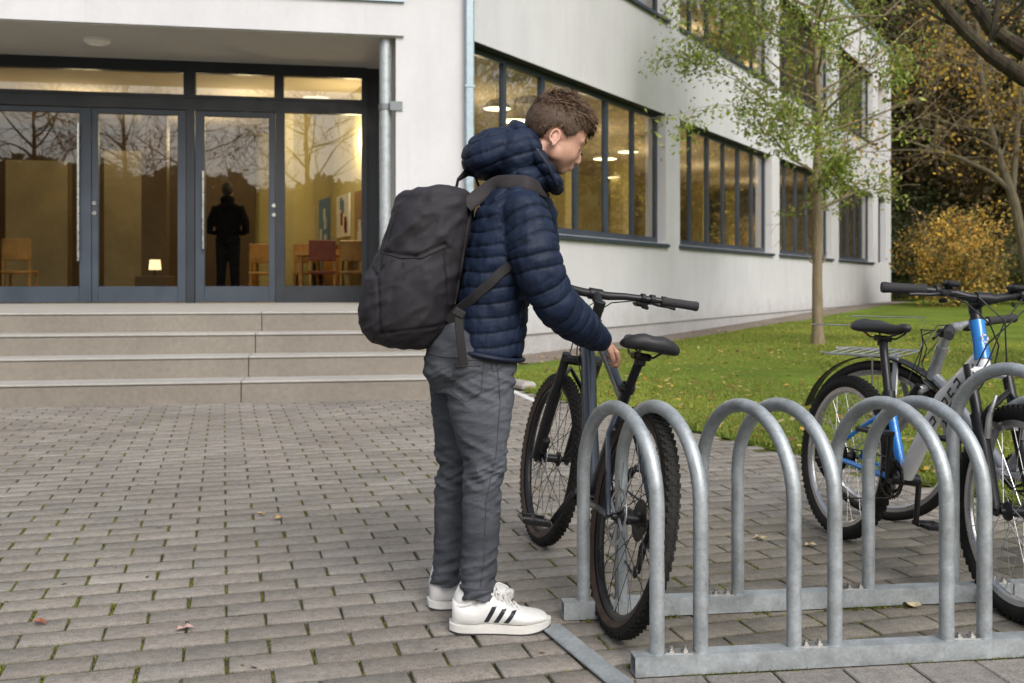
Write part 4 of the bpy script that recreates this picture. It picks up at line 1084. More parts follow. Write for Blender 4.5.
    m = MB(); ax2 = (S-BB).normalized()
    pu = (S-SCp).normalized(); m.tube(SCp-pu*.05, S-Vector((0, 0, .055)), P.get('postr', .0145), n=14); m.build('seatpost', P.get('post', M_bk), root, True)
    m = MB(); m.lathe([(.0175, -.012), (.023, -.012), (.023, .012), (.0175, .012)], (0, 0, 0), 'z', 18); m.xf(Matrix.Translation(SCp+pu*.025) @ pu.to_track_quat('Z', 'Y').to_matrix().to_4x4())
    m.beam(SCp+Vector((-.02, -.02, .02)), SCp+Vector((-.03, .035, .022)), .007, .01); m.build('seat_clamp', M_bk, root, True)
    # saddle
    m = MB(); L = P.get('sadl', .27); N = 14; path = []; ra = []; rb = []; 
    for i in range(N):
        u = i/(N-1); x = S.x-.11+L*u; wd = .072*math.exp(-((u-.16)/.27)**2)+.021; wd *= (1-max(0, (u-.93)/.07)**2*.6)*(1-max(0, (.07-u)/.07)**2*.55); th = .026*(1-.3*u)*(1-max(0, (u-.9)/.1)**2*.6)*(1-max(0, (.08-u)/.08)**2*.55)
        path.append(Vector((x, 0, S.z-.008+.022*((u-.55)**2)*2.2-.004))); ra.append(th); rb.append(wd)
    m.loft(path, ra, rb, n=24, hint=(0, 0, 1), power=2.3); V = m.v
    for i, p_ in enumerate(V):
        u = (p_.x-S.x+.11)/L
        if p_.z > S.z-.01 and abs(p_.y) < .012 and u < .8: p_.z -= .006
        if p_.z < S.z-.012 and abs(p_.y) < .05 and u > .1: p_.z += .004
        p_.z -= (abs(p_.y)/.09)**2*.012
    sd = m.build('saddle', M_sad, root, True, 180)
    m = MB()
    for s in (-1, 1): m.loft([S+Vector((-.085, s*.035, -.025)), S+Vector((-.05, s*.022, -.046)), S+Vector((.05, s*.022, -.046)), S+Vector((.13, s*.008, -.022))], .0035, n=6)
    m.box(S+Vector((0, 0, -.048)), (.045, .055, .022), bev=.005); m.box(S+Vector((0, 0, -.064)), (.03, .03, .025), bev=.004)
    m.build('saddle_rails', P.get('railm', M_bk), sd, True)
    # crank
    m = MB(); m.tube(BB+Vector((0, -.055, 0)), BB+Vector((0, .055, 0)), .021, n=18); ca = P.get('crank', -.3)
    for s, a in ((1, ca), (-1, ca+math.pi)):
        e = BB+Vector((.165*math.cos(a), s*.085, .165*math.sin(a))); m.beam(BB+Vector((0, s*.062, 0)), e, .014, .024, bev=.004, up=(0, .2, 1))
    cr = m.build('crank', P.get('crm', M_bk), root, True)
    m = MB()
    for k, rr in enumerate((P.get('ring', .07), P.get('ring', .07)*.72)):
        y = -.047+k*.008; m.lathe([(rr-.010, y), (rr, y), (rr, y-.002), (rr-.010, y-.002)], BB, 'y', 40)
        for i in range(5):
            a = i*1.2566; m.beam(BB+Vector((0, y-.001, 0)), BB+Vector(((rr-.005)*math.cos(a), y-.001, (rr-.005)*math.sin(a))), .003, .010, up=(0, 1, 0))
        for i in range(34):
            a = i*2*math.pi/34; m.box(BB+Vector(((rr+.002)*math.cos(a), y-.001, (rr+.002)*math.sin(a))), (.004, .0018, .004))
    m.build('chainring', M_chn, cr, True, None)
    for s, a in ((1, ca), (-1, ca+math.pi)):
        e = BB+Vector((.165*math.cos(a), s*.092, .165*math.sin(a))); m = MB(); m.tube(e, e+Vector((0, s*.10, 0)), .008, n=8)
        for dx in (-.045, .045): m.box(e+Vector((dx, s*.055, 0)), (.012, .092, .018), bev=.003)
        for dy in (.012, .055, .098): m.box(e+Vector((0, s*dy, 0)), (.09, .012, .014), bev=.003)
        m.build('pedal', M_bk, root, True)
    # chain + derailleur
    m = MB(); y = -.047; cr_ = P.get('ring', .07); rc = .04; D1 = RA+Vector((-.005, 0, -.075)); D2 = RA+Vector((.015, 0, -.15))
    pts = [RA+Vector((-.01, y, rc)), BB+Vector((0, y, cr_)), BB+Vector((cr_*.8, y, cr_*.6)), BB+Vector((cr_, y, 0)), BB+Vector((cr_*.8, y, -cr_*.6)), BB+Vector((0, y, -cr_)), D2+Vector((.01, y, -.012)), D2+Vector((-.012, y, 0)), D1+Vector((.014, y, .0)), D1+Vector((-.005, y, .014)), RA+Vector((-rc, y, 0)), RA+Vector((-.03, y, .028))]
    m.loft(pts, .0042, .003, n=6, hint=(0, 1, 0), closed=True); m.build('chain', M_chn, root, True, None)
    m = MB(); m.beam(RA+Vector((0, -.07, -.02)), D1+Vector((0, -.062, 0)), .012, .02); m.beam(D1+Vector((0, -.056, 0)), D2+Vector((0, -.056, 0)), .006, .018)
    for q_, r_ in ((D1, .016), (D2, .018)): m.lathe([(.003, -.045), (r_, -.045), (r_, -.049), (.003, -.049)], q_, 'y', 14)
    m.build('derailleur', M_bk, root, True)
    # fork
    fx = lambda mb: mb.xf(ST)
    m = MB(); cw = .062; off = Vector((ax.z, 0, -ax.x))*.035; C = HB+sl_*.045
    fkm = P.get('forkm', M_bk)
    m.tube(HB, C, .021, n=14); m.beam(C+Vector((0, -cw-.012, 0))+off*.35, C+Vector((0, cw+.012, 0))+off*.35, .045, .034, bev=.010)
    fk = fx(m).build('fork', P.get('crownm', fkm), root, True)
    dirf = (FA-(C+off)).normalized() if True else sl_
    for s in (-1, 1):
        a = C+off*.5+Vector((0, s*cw, .0)); b = FA+Vector((-.012, s*cw, 0)); mid = a.lerp(b, .36)
        m = MB(); m.tube(a+(a-b).normalized()*.02, mid, .0165, n=14); fx(m).build('stanchion', P.get('stm', M_bk), fk, True)
        m = MB(); m.loft([mid-(b-mid)*.05, mid, mid.lerp(b, .5), b], [.024, .0225, .021, .017], n=14); m.box(b, (.03, .014, .035), bev=.005); fx(m).build('fork_leg', P.get('legm', fkm), fk, True)
    m = MB(); a = C+off*.5; b = FA+Vector((-.012, 0, 0)); md = a.lerp(b, .40)
    top = FA+Vector((-.0, 0, r+.03)); top.x = md.x+.03
    m.loft([md+Vector((0, -cw, 0)), md+Vector((.03, -cw*.85, .05)), Vector((top.x+.01, 0, max(top.z, md.z+.06))), md+Vector((.03, cw*.85, .05)), md+Vector((0, cw, 0))], [.013]*5, [.010]*5, n=8, hint=(1, 0, 0)); fx(m).build('fork_brace', fkm, fk, True)
    if P.get('disc'):
        m = MB(); m.box(FA+Vector((-.06, .052, .055)), (.035, .03, .07), Matrix.Rotation(-.5, 3, 'Y'), .008); fx(m).build('brake_caliper', M_bk, fk, True)
    if P.get('vbrake'):
        for base_, TM, mm in ((FA, ST, fk),):
            m = MB()
            for s in (-1, 1): m.loft([md+Vector((.035, s*cw*.9, -.035)), md+Vector((.045, s*cw*.95, .03)), md+Vector((.04, s*cw*.6, .095))], [.011, .009, .005], n=8)
            for s in (-1, 1): m.beam(md+Vector((.0, s*.02, -.005)), md+Vector((.06, s*.02, -.0)), .012, .014)
            m.xf(ST).build('brake_arms', M_alu, fk, True)
    # stem & bar
    B = Vector(P['bar']); bw = P.get('bw', .35); rise = P.get('rise', .015); 
    m = MB(); m.tube(HT, HT+ax*P.get('spacer', .04), .0185, n=16); st0 = HT+ax*(P.get('spacer', .04)+.005); m.tube(HT+ax*P.get('spacer', .04), HT+ax*(P.get('spacer', .04)+.035), .02, n=16)
    m.loft([st0+ax*.014, B], [.017, .019], n=14); m.tube(B+Vector((0, -.024, 0)), B+Vector((0, .024, 0)), .021, n=16)
    fx(m).build('stem', P.get('stemm', M_bk), root, True)
    m = MB(); bk = P.get('sweep', .045)
    bp = [B+Vector((-bk, -bw, rise)), B+Vector((-bk*.55, -bw*.62, rise)), B+Vector((-.004, -bw*.30, rise*.65)), B+Vector((0, -bw*.13, 0)), B+Vector((0, bw*.13, 0)), B+Vector((-.004, bw*.30, rise*.65)), B+Vector((-bk*.55, bw*.62, rise)), B+Vector((-bk, bw, rise))]
    m.loft(bp, [.0115, .0115, .013, .0155, .0155, .013, .0115, .0115], n=14); hb = fx(m).build('handlebar', P.get('barm', M_bk), root, True)
    for s in (-1, 1):
        e0 = bp[0] if s < 0 else bp[-1]; e1 = bp[1] if s < 0 else bp[-2]; dd = (e1-e0).normalized()
        m = MB(); m.loft([e0-dd*.004, e0+dd*.004, e0+dd*.02, e0+dd*.11, e0+dd*.122], [.0165, .0185, .0168, .0160, .018], n=18); m.tube(e0+dd*.122, e0+dd*.134, .0185, n=18)
        fx(m).build('grip', M_grip, hb, True)
        m = MB(); p0 = e0+dd*.17; f = Vector((1, 0, -.35)).normalized()
        m.lathe([(.012, -.009), (.018, -.009), (.018, .009), (.012, .009)], p0, 'y', 16); m.box(p0+f*.026+dd*.006, (.04, .035, .022), None, .007)
        lv = [p0+f*.035-dd*.01, p0+f*.050-dd*.045, p0+f*.052-dd*.085, p0+f*.062-dd*.115]
        m.loft(lv, [.006, .0055, .005, .006], [.008, .007, .006, .006], n=8, hint=(0, 0, 1)); fx(m).build('brake_lever', P.get('levm', M_bk), hb, True)
        m = MB(); p1 = e0+dd*.205; m.lathe([(.012, -.007), (.017, -.007), (.017, .007), (.012, .007)], p1, 'y', 14)
        m.box(p1+Vector((.015, 0, -.022 if not P.get('topshift') else .022)), (.045, .05, .02), None, .008)
        m.beam(p1+Vector((.0, 0, -.03)), p1+Vector((-.02, -s*-.02, -.034)), .008, .014, bev=.003); fx(m).build('shifter', M_bk, hb, True)
    # cables
    m = MB()
    for s in (-1, 1):
        g0 = B+Vector((.03, s*bw*.45, .0)); 
        m.loft([g0, B+Vector((.085, s*.10, -.02)), B+Vector((.10, s*.03, -.08)), HB+Vector((.05, -s*.02, .05)), HB+Vector((.02, -s*.028, -.01)), HB.lerp(BB, .25)+Vector((.02, -s*.02, -.01))], .0025, n=5)
        m.loft([g0+Vector((0, -s*.03, 0)), B+Vector((.10, s*.07, .0)), B+Vector((.13, 0, -.07)), HB+Vector((.08, s*.03, .0)), C+Vector((.03, s*cw, -.05)), C.lerp(FA, .5)+Vector((.02, s*cw, 0))], .0025, n=5)
    fx(m).build('cable', M_black, root, True)
    return root, ST
def facing(ax_, ay): return math.atan2(ay, ax_)

# black mountain bike in the rack
bicycle('dark grey mountain bike leaning in the rack with the boy\'s hand on its top tube', (.278, 2.83, 0), facing(-.185, .983), R(10.5),
        dict(r=.325, wb=1.0, tw=.046, frame=M_f1, ht=(.735, 0, .875), hl=.13, seat_clamp=(.245, 0, .655), saddle=(.16, 0, .83), bar=(.775, 0, .965), spacer=.035,
             bw=.38, rise=.012, sweep=.05, steer=R(5), disc=True, side=True, crank=R(-48), ttw=.021, dtw=.030, nsp=32, forkm=M_bk, tt_bow=.0, bbh=.305, ssd=.06))
# white and blue bike
bicycle('white and blue mountain bike with black saddle, front wheel towards the viewer', (1.27, 3.90, 0), facing(.205, -.975), R(-6),
        dict(r=.315, wb=.97, tw=.050, frame=M_fb, frame2=M_fb, downm=M_f2, headm=M_fb, ht=(.70, 0, .87), hl=.13, seat_clamp=(.26, 0, .56), saddle=(.18, 0, .835), bar=(.725, 0, .945), spacer=.03,
             bw=.31, rise=.018, sweep=.05, steer=R(-7), vbrake=True, crank=R(-100), toptube=False, dtw=.028, dt_bow=.075, nsp=32, rim=M_rims, spk=M_spks, forkm=M_bk, legm=M_bk, stm=M_bk, crownm=M_f2, letters=True, badge=True,
             post=M_bk, levm=M_bk, topshift=True, tt_bow=-.10, stemm=M_bk, postr=.0155))
# grey bike behind with wire basket
b3, st3 = bicycle('grey bicycle with silver stem and wire carrier behind the white and blue one', (1.93, 3.24, 0), facing(-.36, .93), R(3),
        dict(r=.335, wb=1.02, tw=.042, frame=M_f3, ht=(.74, 0, .74), hl=.14, seat_clamp=(.25, 0, .55), saddle=(.17, 0, .80), bar=(.69, 0, .815), spacer=.01,
             bw=.29, rise=.01, sweep=.11, steer=R(22), crank=R(40), knob=False, rim=M_rims, spk=M_spks, forkm=M_f3, stemm=M_alu, barm=M_alu, crm=M_alu, toptube=False, dtw=.022))
m = MB(); fc = Vector((1.02, 0, .335))
for s in (-1, 1):
    m.loft([fc+Vector((0, s*.07, 0)), fc+Vector((-.02, s*.075, .36)), fc+Vector((.14, s*.085, .37))], .004, n=5)
    m.loft([fc+Vector((-.14, s*.09, .37)), fc+Vector((.18, s*.09, .37)), fc+Vector((.22, s*.06, .37))], .005, n=5)
    m.loft([fc+Vector((-.12, s*.14, .365)), fc+Vector((-.14, s*.15, .50)), fc+Vector((.20, s*.16, .50))], .003, n=5)
for k in range(8): m.tube(fc+Vector((-.14+.045*k, -.09, .37)), fc+Vector((-.14+.045*k, .09, .37)), .003, n=5)
m.xf(st3).build('front_carrier', M_alu, b3, True)
m = MB(); pr = [];
path = [fc+Vector((.355*math.cos(a), 0, .355*math.sin(a))) for a in np.linspace(R(20), R(165), 20)]
m.loft(path, [.006]*20, [.030]*20, n=10, hint=None) if False else [m.beam(path[i], path[i+1], .056, .006, up=(path[i]-fc)) for i in range(19)]
m.xf(st3).build('mudguard', M_bk, b3, True)
# ------------------------------------------------------------------ the boy
M_skin = simple('skin', (.56, .32, .235), .5, var=.10, scale=14, bump=.08, bscale=220, Subsurface_Weight=.15, Subsurface_Scale=.02)
BY = 2.93
boy = thing('person', at(478, 612, BY)*1.0, 'boy in navy quilted jacket, grey jeans and white shoes, backpack on, leaning to his bicycle', 'person')
boy.location.z = 0
def B(px, py, Y=BY): return at(px, py, Y)
def K(r, Y=BY): return r*Y/F
# head frame
yaw, pit = R(18), R(30)
hf = Vector((math.cos(pit)*math.cos(yaw), math.cos(pit)*math.sin(yaw), -math.sin(pit))); hl_ = Vector((-math.sin(yaw), math.cos(yaw), 0)); hu = hf.cross(hl_)
HM = Matrix((hf, hl_, hu)).transposed(); HC = B(557.5, 131.5, 2.96)
def h(x, y, z): return HC+HM @ Vector((x, y, z))
SHR = B(526, 206, 2.82); ELR = B(553, 303, 2.80); WRR = B(602, 342, 3.10)
SHL = B(536, 204, 3.10); ELL = B(540, 285, 3.36); WRL = B(534, 281, 3.50)
def body():
    m = MB()
    # cranium, jaw
    m.ell(h(-.005, 0, .012), (.094, .074, .084), HM); m.ell(h(.030, 0, -.042), (.062, .061, .066), HM); m.ell(h(.036, 0, -.066), (.050, .046, .040), HM)
    m.ell(h(.064, 0, -.090), (.021, .024, .018), HM)
    for s in (-1, 1):
        m.ell(h(.053, s*.031, -.050), (.028, .024, .026), HM); m.ell(h(.016, s*.042, -.068), (.034, .018, .026), HM)
        m.ell(h(.070, s*.027, .003), (.014, .028, .013), HM); m.ell(h(.0755, s*.029, -.020), (.010, .014, .0105), HM)
        m.ell(h(.094, s*.0095, -.050), (.011, .0075, .007), HM)
    m.loft([h(.080, 0, .002), h(.092, 0, -.020), h(.1015, 0, -.043), h(.098, 0, -.049)], [.009, .008, .0095, .006], [.009, .0075, .010, .010], n=12, hint=hl_)
    m.ell(h(.089, 0, -.069), (.010, .020, .0055), HM); m.ell(h(.087, 0, -.078), (.010, .018, .006), HM)
    # ears
    for s in (-1, 1):
        EM = HM @ Matrix.Rotation(s*.35, 3, 'Z') @ Matrix.Rotation(-.15, 3, 'Y'); c = h(-.016, s*.0715, -.044)
        ring = [c+EM @ Vector((.0135*math.cos(a)*(1 if math.sin(a) > -.2 else .75), s*.006*(1-math.cos(a)*.6), .0245*math.sin(a))) for a in np.linspace(R(-60), R(230), 16)]
        m.loft(ring, .0036, n=8); m.ell(c+EM @ Vector((0, -s*.001, 0)), (.0125, .0035, .023), EM); m.ell(c+EM @ Vector((.004, s*.003, -.021)), (.006, .004, .007), EM)
    # neck, trunk (inside the clothes)
    m.loft([h(-.012, 0, -.055), h(-.030, 0, -.105), B(524, 182, 2.96), B(514, 205, 2.96)], [.042, .046, .052, .07], [.042, .046, .056, .10], n=20, hint=(1, 0, 0))
    m.loft([B(520, 195), B(512, 220), B(503, 260), B(496, 300), B(488, 340), B(474, 365)], [.06, .085, .085, .082, .085, .085], [.10, .13, .125, .12, .12, .12], n=24, hint=(1, 0, 0))
    m.loft([SHR+Vector((-.02, .06, 0)), SHR, SHR.lerp(ELR, .5), ELR, ELR.lerp(WRR, .35), WRR-(WRR-ELR).normalized()*.03, WRR], [.035, .042, .036, .033, .033, .024, .022], [.035, .042, .036, .033, .033, .022, .019], n=16)
    m.loft([SHL+Vector((-.02, -.06, 0)), SHL, SHL.lerp(ELL, .5), ELL, ELL.lerp(WRL, .35), WRL], [.035, .042, .036, .033, .033, .021], n=16)
    for pts, rr in (([B(476, 368, 2.87), B(481, 420, 2.86), B(485, 455, 2.85), B(482, 520, 2.85), B(477, 590, 2.85), B(474, 612, 2.85)], [.075, .055, .036, .032, .022, .016]),
                    ([B(462, 370, 3.02), B(456, 420, 3.03), B(452, 450, 3.03), B(449, 520, 3.04), B(448, 572, 3.04), B(444, 590, 3.05)], [.07, .05, .034, .030, .022, .016])):
        m.loft(pts, rr, n=16)
    for heel, toe in ((Vector((-.12, 2.852, .04)), Vector((.05, 2.857, .035))), (Vector((-.205, 3.06, .04)), Vector((-.04, 3.105, .035)))):
        m.loft([heel, heel.lerp(toe, .4), heel.lerp(toe, .85), toe], [.015, .018, .014, .010], [.016, .020, .022, .018], n=14, hint=(0, 0, 1))
    # right hand over the top tube
    def hand(W, dirp, tube_dir, side, sp=.019):
        """W wrist, dirp wrist->knuckles, tube_dir: axis gripped, side: direction the fingers fall over"""
        d = dirp.normalized(); tdv = tube_dir.normalized(); up = Vector((0, 0, 1)); sd = side.normalized()
        Kc = W+d*.072
        m.loft([W-d*.012, W+d*.012, W+d*.045, Kc+d*.004], [.021, .024, .033, .036], [.017, .0165, .0155, .012], n=16, hint=tdv)
        for i, (o, l) in enumerate(((-1.5, .92), (-.5, 1.05), (.5, 1.0), (1.5, .8))):
            k0 = Kc+tdv*(o*sp)-d*(abs(o)*.003); p1 = k0+sd*.022*l+Vector((0, 0, .002)); p2 = p1+(sd*.45+Vector((0, 0, -1))).normalized()*.026*l; p3 = p2+(-sd*.35+Vector((0, 0, -1))).normalized()*.021*l; p4 = p3+(-sd*1.+Vector((0, 0, -.4))).normalized()*.015*l
            m.loft([k0-d*.014, k0, p1, p2, p3, p4], [.0085, .0098, .0088, .0082, .0075, .0055], n=10)
            m.ell(k0+Vector((0, 0, .002)), .0102); m.ell(p1, .0091)
        t0 = W+d*.018-tdv*.024; m.loft([W+d*.01-tdv*.010, t0, t0-tdv*.018+d*.016-Vector((0, 0, .012)), t0-tdv*.026+d*.030-Vector((0, 0, .030)), t0-tdv*.022+d*.034-Vector((0, 0, .048))], [.014, .0125, .0105, .0092, .0065], n=10)
    bd = Vector((-.215, .976, .38)).normalized()
    hand(WRR, Vector((.24, .52, -.16)), Vector((-.30, .95, .25)), Vector((.62, -.05, -.55)))
    hand(WRL, Vector((-.02, 1, -.05)), Vector((1, .12, 0)), Vector((0, 1, 0)))
    me = remesh(m, .0028, 4, 'person_body'); return me
bme = body(); V, N = get_vn(bme)
# soften the face
ne = len(bme.edges); ED = np.empty(ne*2, np.int32); bme.edges.foreach_get('vertices', ED); ED = ED.reshape(-1, 2)
Lc = (V-np.array(HC)) @ np.array(HM)
fm_ = np.clip((Lc[:, 0]-.012)/.02, 0, 1)*(np.abs(Lc[:, 2]) < .14)*(Lc[:, 0] < .15)*(np.abs(Lc[:, 1]) < .09)
fine = np.exp(-((Lc[:, 0]-.10)**2/.0006+Lc[:, 1]**2/.0005+(Lc[:, 2]+.05)**2/.0009)); wv = (fm_*(1-.75*fine))[:, None]
cnt = np.zeros(len(V)); np.add.at(cnt, ED[:, 0], 1); np.add.at(cnt, ED[:, 1], 1)
for _ in range(36):
    A = np.zeros_like(V); np.add.at(A, ED[:, 0], V[ED[:, 1]]); np.add.at(A, ED[:, 1], V[ED[:, 0]]); V = V+(A/cnt[:, None]-V)*.6*wv
set_v(bme, V); V, N = get_vn(bme)
# eye sockets, mouth line, lids carved in the head frame
Hinv = HM.transposed(); Lc = (V-np.array(HC)) @ np.array(HM)      # local head coordinates
d = np.zeros(len(V))
for s in (-1, 1):
    q = Lc-np.array((.085, s*.031, -.019)); g = np.exp(-(q[:, 0]**2/.0006+q[:, 1]**2/.00028+q[:, 2]**2/.00012)); d -= .0035*g
    q = Lc-np.array((.086, s*.031, -.024)); g = np.exp(-(q[:, 0]**2/.0005+q[:, 1]**2/.00022+q[:, 2]**2/.0000035)); d -= .0022*g
q = Lc-np.array((.097, 0, -.0735)); d -= .003*np.exp(-(q[:, 0]**2/.0005+q[:, 1]**2/.00035+q[:, 2]**2/.000004))
V = V+N*d[:, None]; set_v(bme, V)
bo = link_mesh('body', bme, M_skin, boy)
# eyebrows, lashes
M_hair = attr_mat('hair_strands', .6, .05, .3, .45); M_brow = simple('brow_hair', (.05, .03, .02), .7)
br = MB(); ls = MB()
for s in (-1, 1):
    for k in range(40):
        u = k/39; y = s*(.012+.036*u); z = .003+.006*math.sin(u*2.4)+random.gauss(0, .0012); x = .0885-.016*u**2-.0+random.gauss(0, .0004); a = h(x, y, z); b_ = h(x-.0005, y+s*.007, z+.0015); br.loft([a, b_], [.0007, .0003], n=3)
    for k in range(26):
        u = k/25; y = s*(.019+.025*u); x = .0905-.010*(u-.2)**2*3; z = -.0245; a = h(x-.001, y, z); ls.loft([a, h(x+.006, y+s*.002*u, z-.003)], [.0007, .0003], n=3)
br.build('eyebrow', M_brow, boy); ls.build('eyelash', M_brow, boy)

# hair ---------------------------------------------------------------
def hair():
    g = np.random.default_rng(3); cap = MB()
    ra = np.array((.099, .080, .092)); c0 = np.array((-.006, 0, .012))
    def mask(p):        # p unit direction in head frame
        x, y, z = p
        line = float(np.interp(math.degrees(math.atan2(abs(y), x)), [0, 40, 55, 64, 76, 84, 94, 108, 122, 180], [.40, .42, .22, -.15, -.42, -.34, -.27, -.30, -.78, -.93]))
        return z-line
    V = []; Fc = []; C = []
    crown = Vector((-.55, .0, .85)).normalized(); n = 0
    col = np.array([(.085, .052, .034), (.13, .082, .052), (.15, .098, .064), (.07, .044, .028)])
    C3 = []
    while n < 10000:
        p = g.normal(size=3); p /= np.linalg.norm(p); mk = mask(p)
        if mk < g.random()*.06: continue
        n += 1; P0 = p*ra*np.array((.955, .955, .955))+c0; pv = Vector(p)
        top = max(0., min(1., (p[2]-.25)/.5)); L = .017+.028*top**1.1+.012*max(0, p[0])*top; L *= g.uniform(.7, 1.2)
        away = (pv-crown*pv.dot(crown)); away = away.normalized() if away.length > 1e-3 else Vector((1, 0, 0))
        tang = (away-pv*away.dot(pv)).normalized(); fwd = Vector((1, 0, 0)); fwd = (fwd-pv*fwd.dot(pv)); 
        if top > 0 and fwd.length > .05: tang = (tang*(1-.75*top)+fwd.normalized()*.75*top).normalized()
        cl = Vector((noise.noise(pv*7), noise.noise(pv*7+Vector((9, 0, 0))), noise.noise(pv*7+Vector((0, 9, 0)))))*.75
        lift = .32+.60*top
        dr = (tang+pv*lift+cl*.95+Vector(g.normal(0, .22, 3))).normalized(); q = Vector(P0); w_ = .0011+.0006*top; path = [q]
        for k in range(3):
            q = q+dr*L/3; path.append(q); dr = (dr+tang*.28-pv*.10-Vector((0, 0, .08))).normalized()
        sd = dr.cross(pv).normalized(); b = len(V)
        for k, q in enumerate(path):
            ww = w_*(1, .95, .7, .12)[k]; V.append(h(*(q-sd*ww))); V.append(h(*(q+sd*ww)))
        for k in range(3): Fc.append((b+2*k, b+2*k+1, b+2*k+3, b+2*k+2))
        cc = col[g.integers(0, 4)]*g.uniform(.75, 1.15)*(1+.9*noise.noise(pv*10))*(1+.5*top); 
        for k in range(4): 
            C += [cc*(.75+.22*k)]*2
    TU = MB()
    for k in range(1500):
        p = g.normal(size=3); p /= np.linalg.norm(p)
        if p[2] < .30 or mask(p) < .03: continue
        pv = Vector(p); top = min(1., (p[2]-.25)/.5); fwd = Vector((1, 0, .0)); fwd = (fwd-pv*fwd.dot(pv)).normalized(); dr = (fwd*.8+pv*(.45+.5*top)+Vector(g.normal(0, .35, 3))).normalized()
        q = Vector(p*ra*.97+c0); Lh = .022+.018*top; pts = [q]
        for j in range(3): q = q+dr*Lh/3; pts.append(q); dr = (dr+fwd*.35-pv*.12).normalized()
        TU.loft([h(*x) for x in pts], [.0019, .0018, .0013, .0003], [.0012, .0011, .0008, .0003], n=5)
        cc = col[g.integers(0, 4)]*g.uniform(.8, 1.25)
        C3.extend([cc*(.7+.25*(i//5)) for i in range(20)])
    me3 = TU.mesh('hair_tufts', 180); a3 = me3.attributes.new('col', 'FLOAT_COLOR', 'POINT'); c3 = np.ones((len(me3.vertices), 4), np.float32); c3[:, :3] = np.array(C3); a3.data.foreach_set('color', c3.ravel()); link_mesh('hair_tufts', me3, M_hair, boy)
    link_mesh('hair', raw_mesh('hair', V, Fc, True, np.array(C)), M_hair, boy)
    # under layer hugging the scalp
    nu, nv = 72, 44; V2 = []; F2 = []; ok = []
    for i in range(nv+1):
        for k in range(nu):
            th = math.pi*i/nv; ph = 2*math.pi*k/nu; p = (math.sin(th)*math.cos(ph), math.sin(th)*math.sin(ph), math.cos(th)); mk = mask(p); top = max(0, min(1, (p[2]-.2)/.6))
            e = .0005+.006*min(1, max(0, mk)/.15)+.008*top*min(1, max(0, mk)/.2)
            q = np.array(p)*(ra*.957+e*(1+.25*noise.noise(Vector(p)*9)))+c0; V2.append(h(*q)); ok.append(mk > .01)
    for i in range(nv):
        for k in range(nu):
            l = (k+1) % nu; f = (i*nu+k, (i+1)*nu+k, (i+1)*nu+l, i*nu+l)
            if all(ok[x] for x in f): F2.append(f)
    C2 = np.tile(np.array((.085, .055, .038)), (len(V2), 1)); link_mesh('hair_underlayer', raw_mesh('hair_underlayer', V2, F2, True, C2), M_hair, boy)
hair()

# jacket -------------------------------------------------------------
def m_jacket():
    t = NT('navy_quilted_nylon'); v = t.coords(); n1 = t.noise(v, 9, 5, .6); n2 = t.noise(v, 70, 4, .65); n3 = t.noise(v, 900, 2); n4 = t.noise(t.coords((30, 30, 9)), 3, 4, .6)
    col = t.ramp(n1, [(.3, (.0055, .012, .032)), (.7, (.0095, .020, .050))])
    a = t.n('ShaderNodeAttribute', attribute_name='col'); col = t.mix(1., col, a.outputs['Color'], 'MULTIPLY')
    b1 = t.bump(n4, .35, .008); b2 = t.bump(n2, .22, .004, b1); b3 = t.bump(n3, .1, .001, b2)
    t.bsdf(col, t.ramp(n1, [(.3, (.56,)*3), (.7, (.72,)*3)]), nrm=b3, spec=.3); return t.m
M_jack = m_jacket(); M_jtrim = simple('navy_binding', (.006, .012, .03), .6, var=.15, bump=.2)
TORSO = [B(487, 352), B(491, 320), B(495, 285), B(505, 248), B(512, 218), B(517, 198), B(521, 182)]
RSL = [B(519, 200, 2.86), B(525, 212, 2.80), B(532, 245, 2.765), B(540, 275, 2.76), B(555, 301, 2.79), B(575, 322, 2.88), B(592, 335, 3.01), B(600, 339.5, 3.07)]
LSL = [B(528, 200, 3.02), B(534, 212, 3.10), B(538, 250, 3.20), B(540, 284, 3.33), B(537, 283, 3.42), B(535, 282, 3.48)]
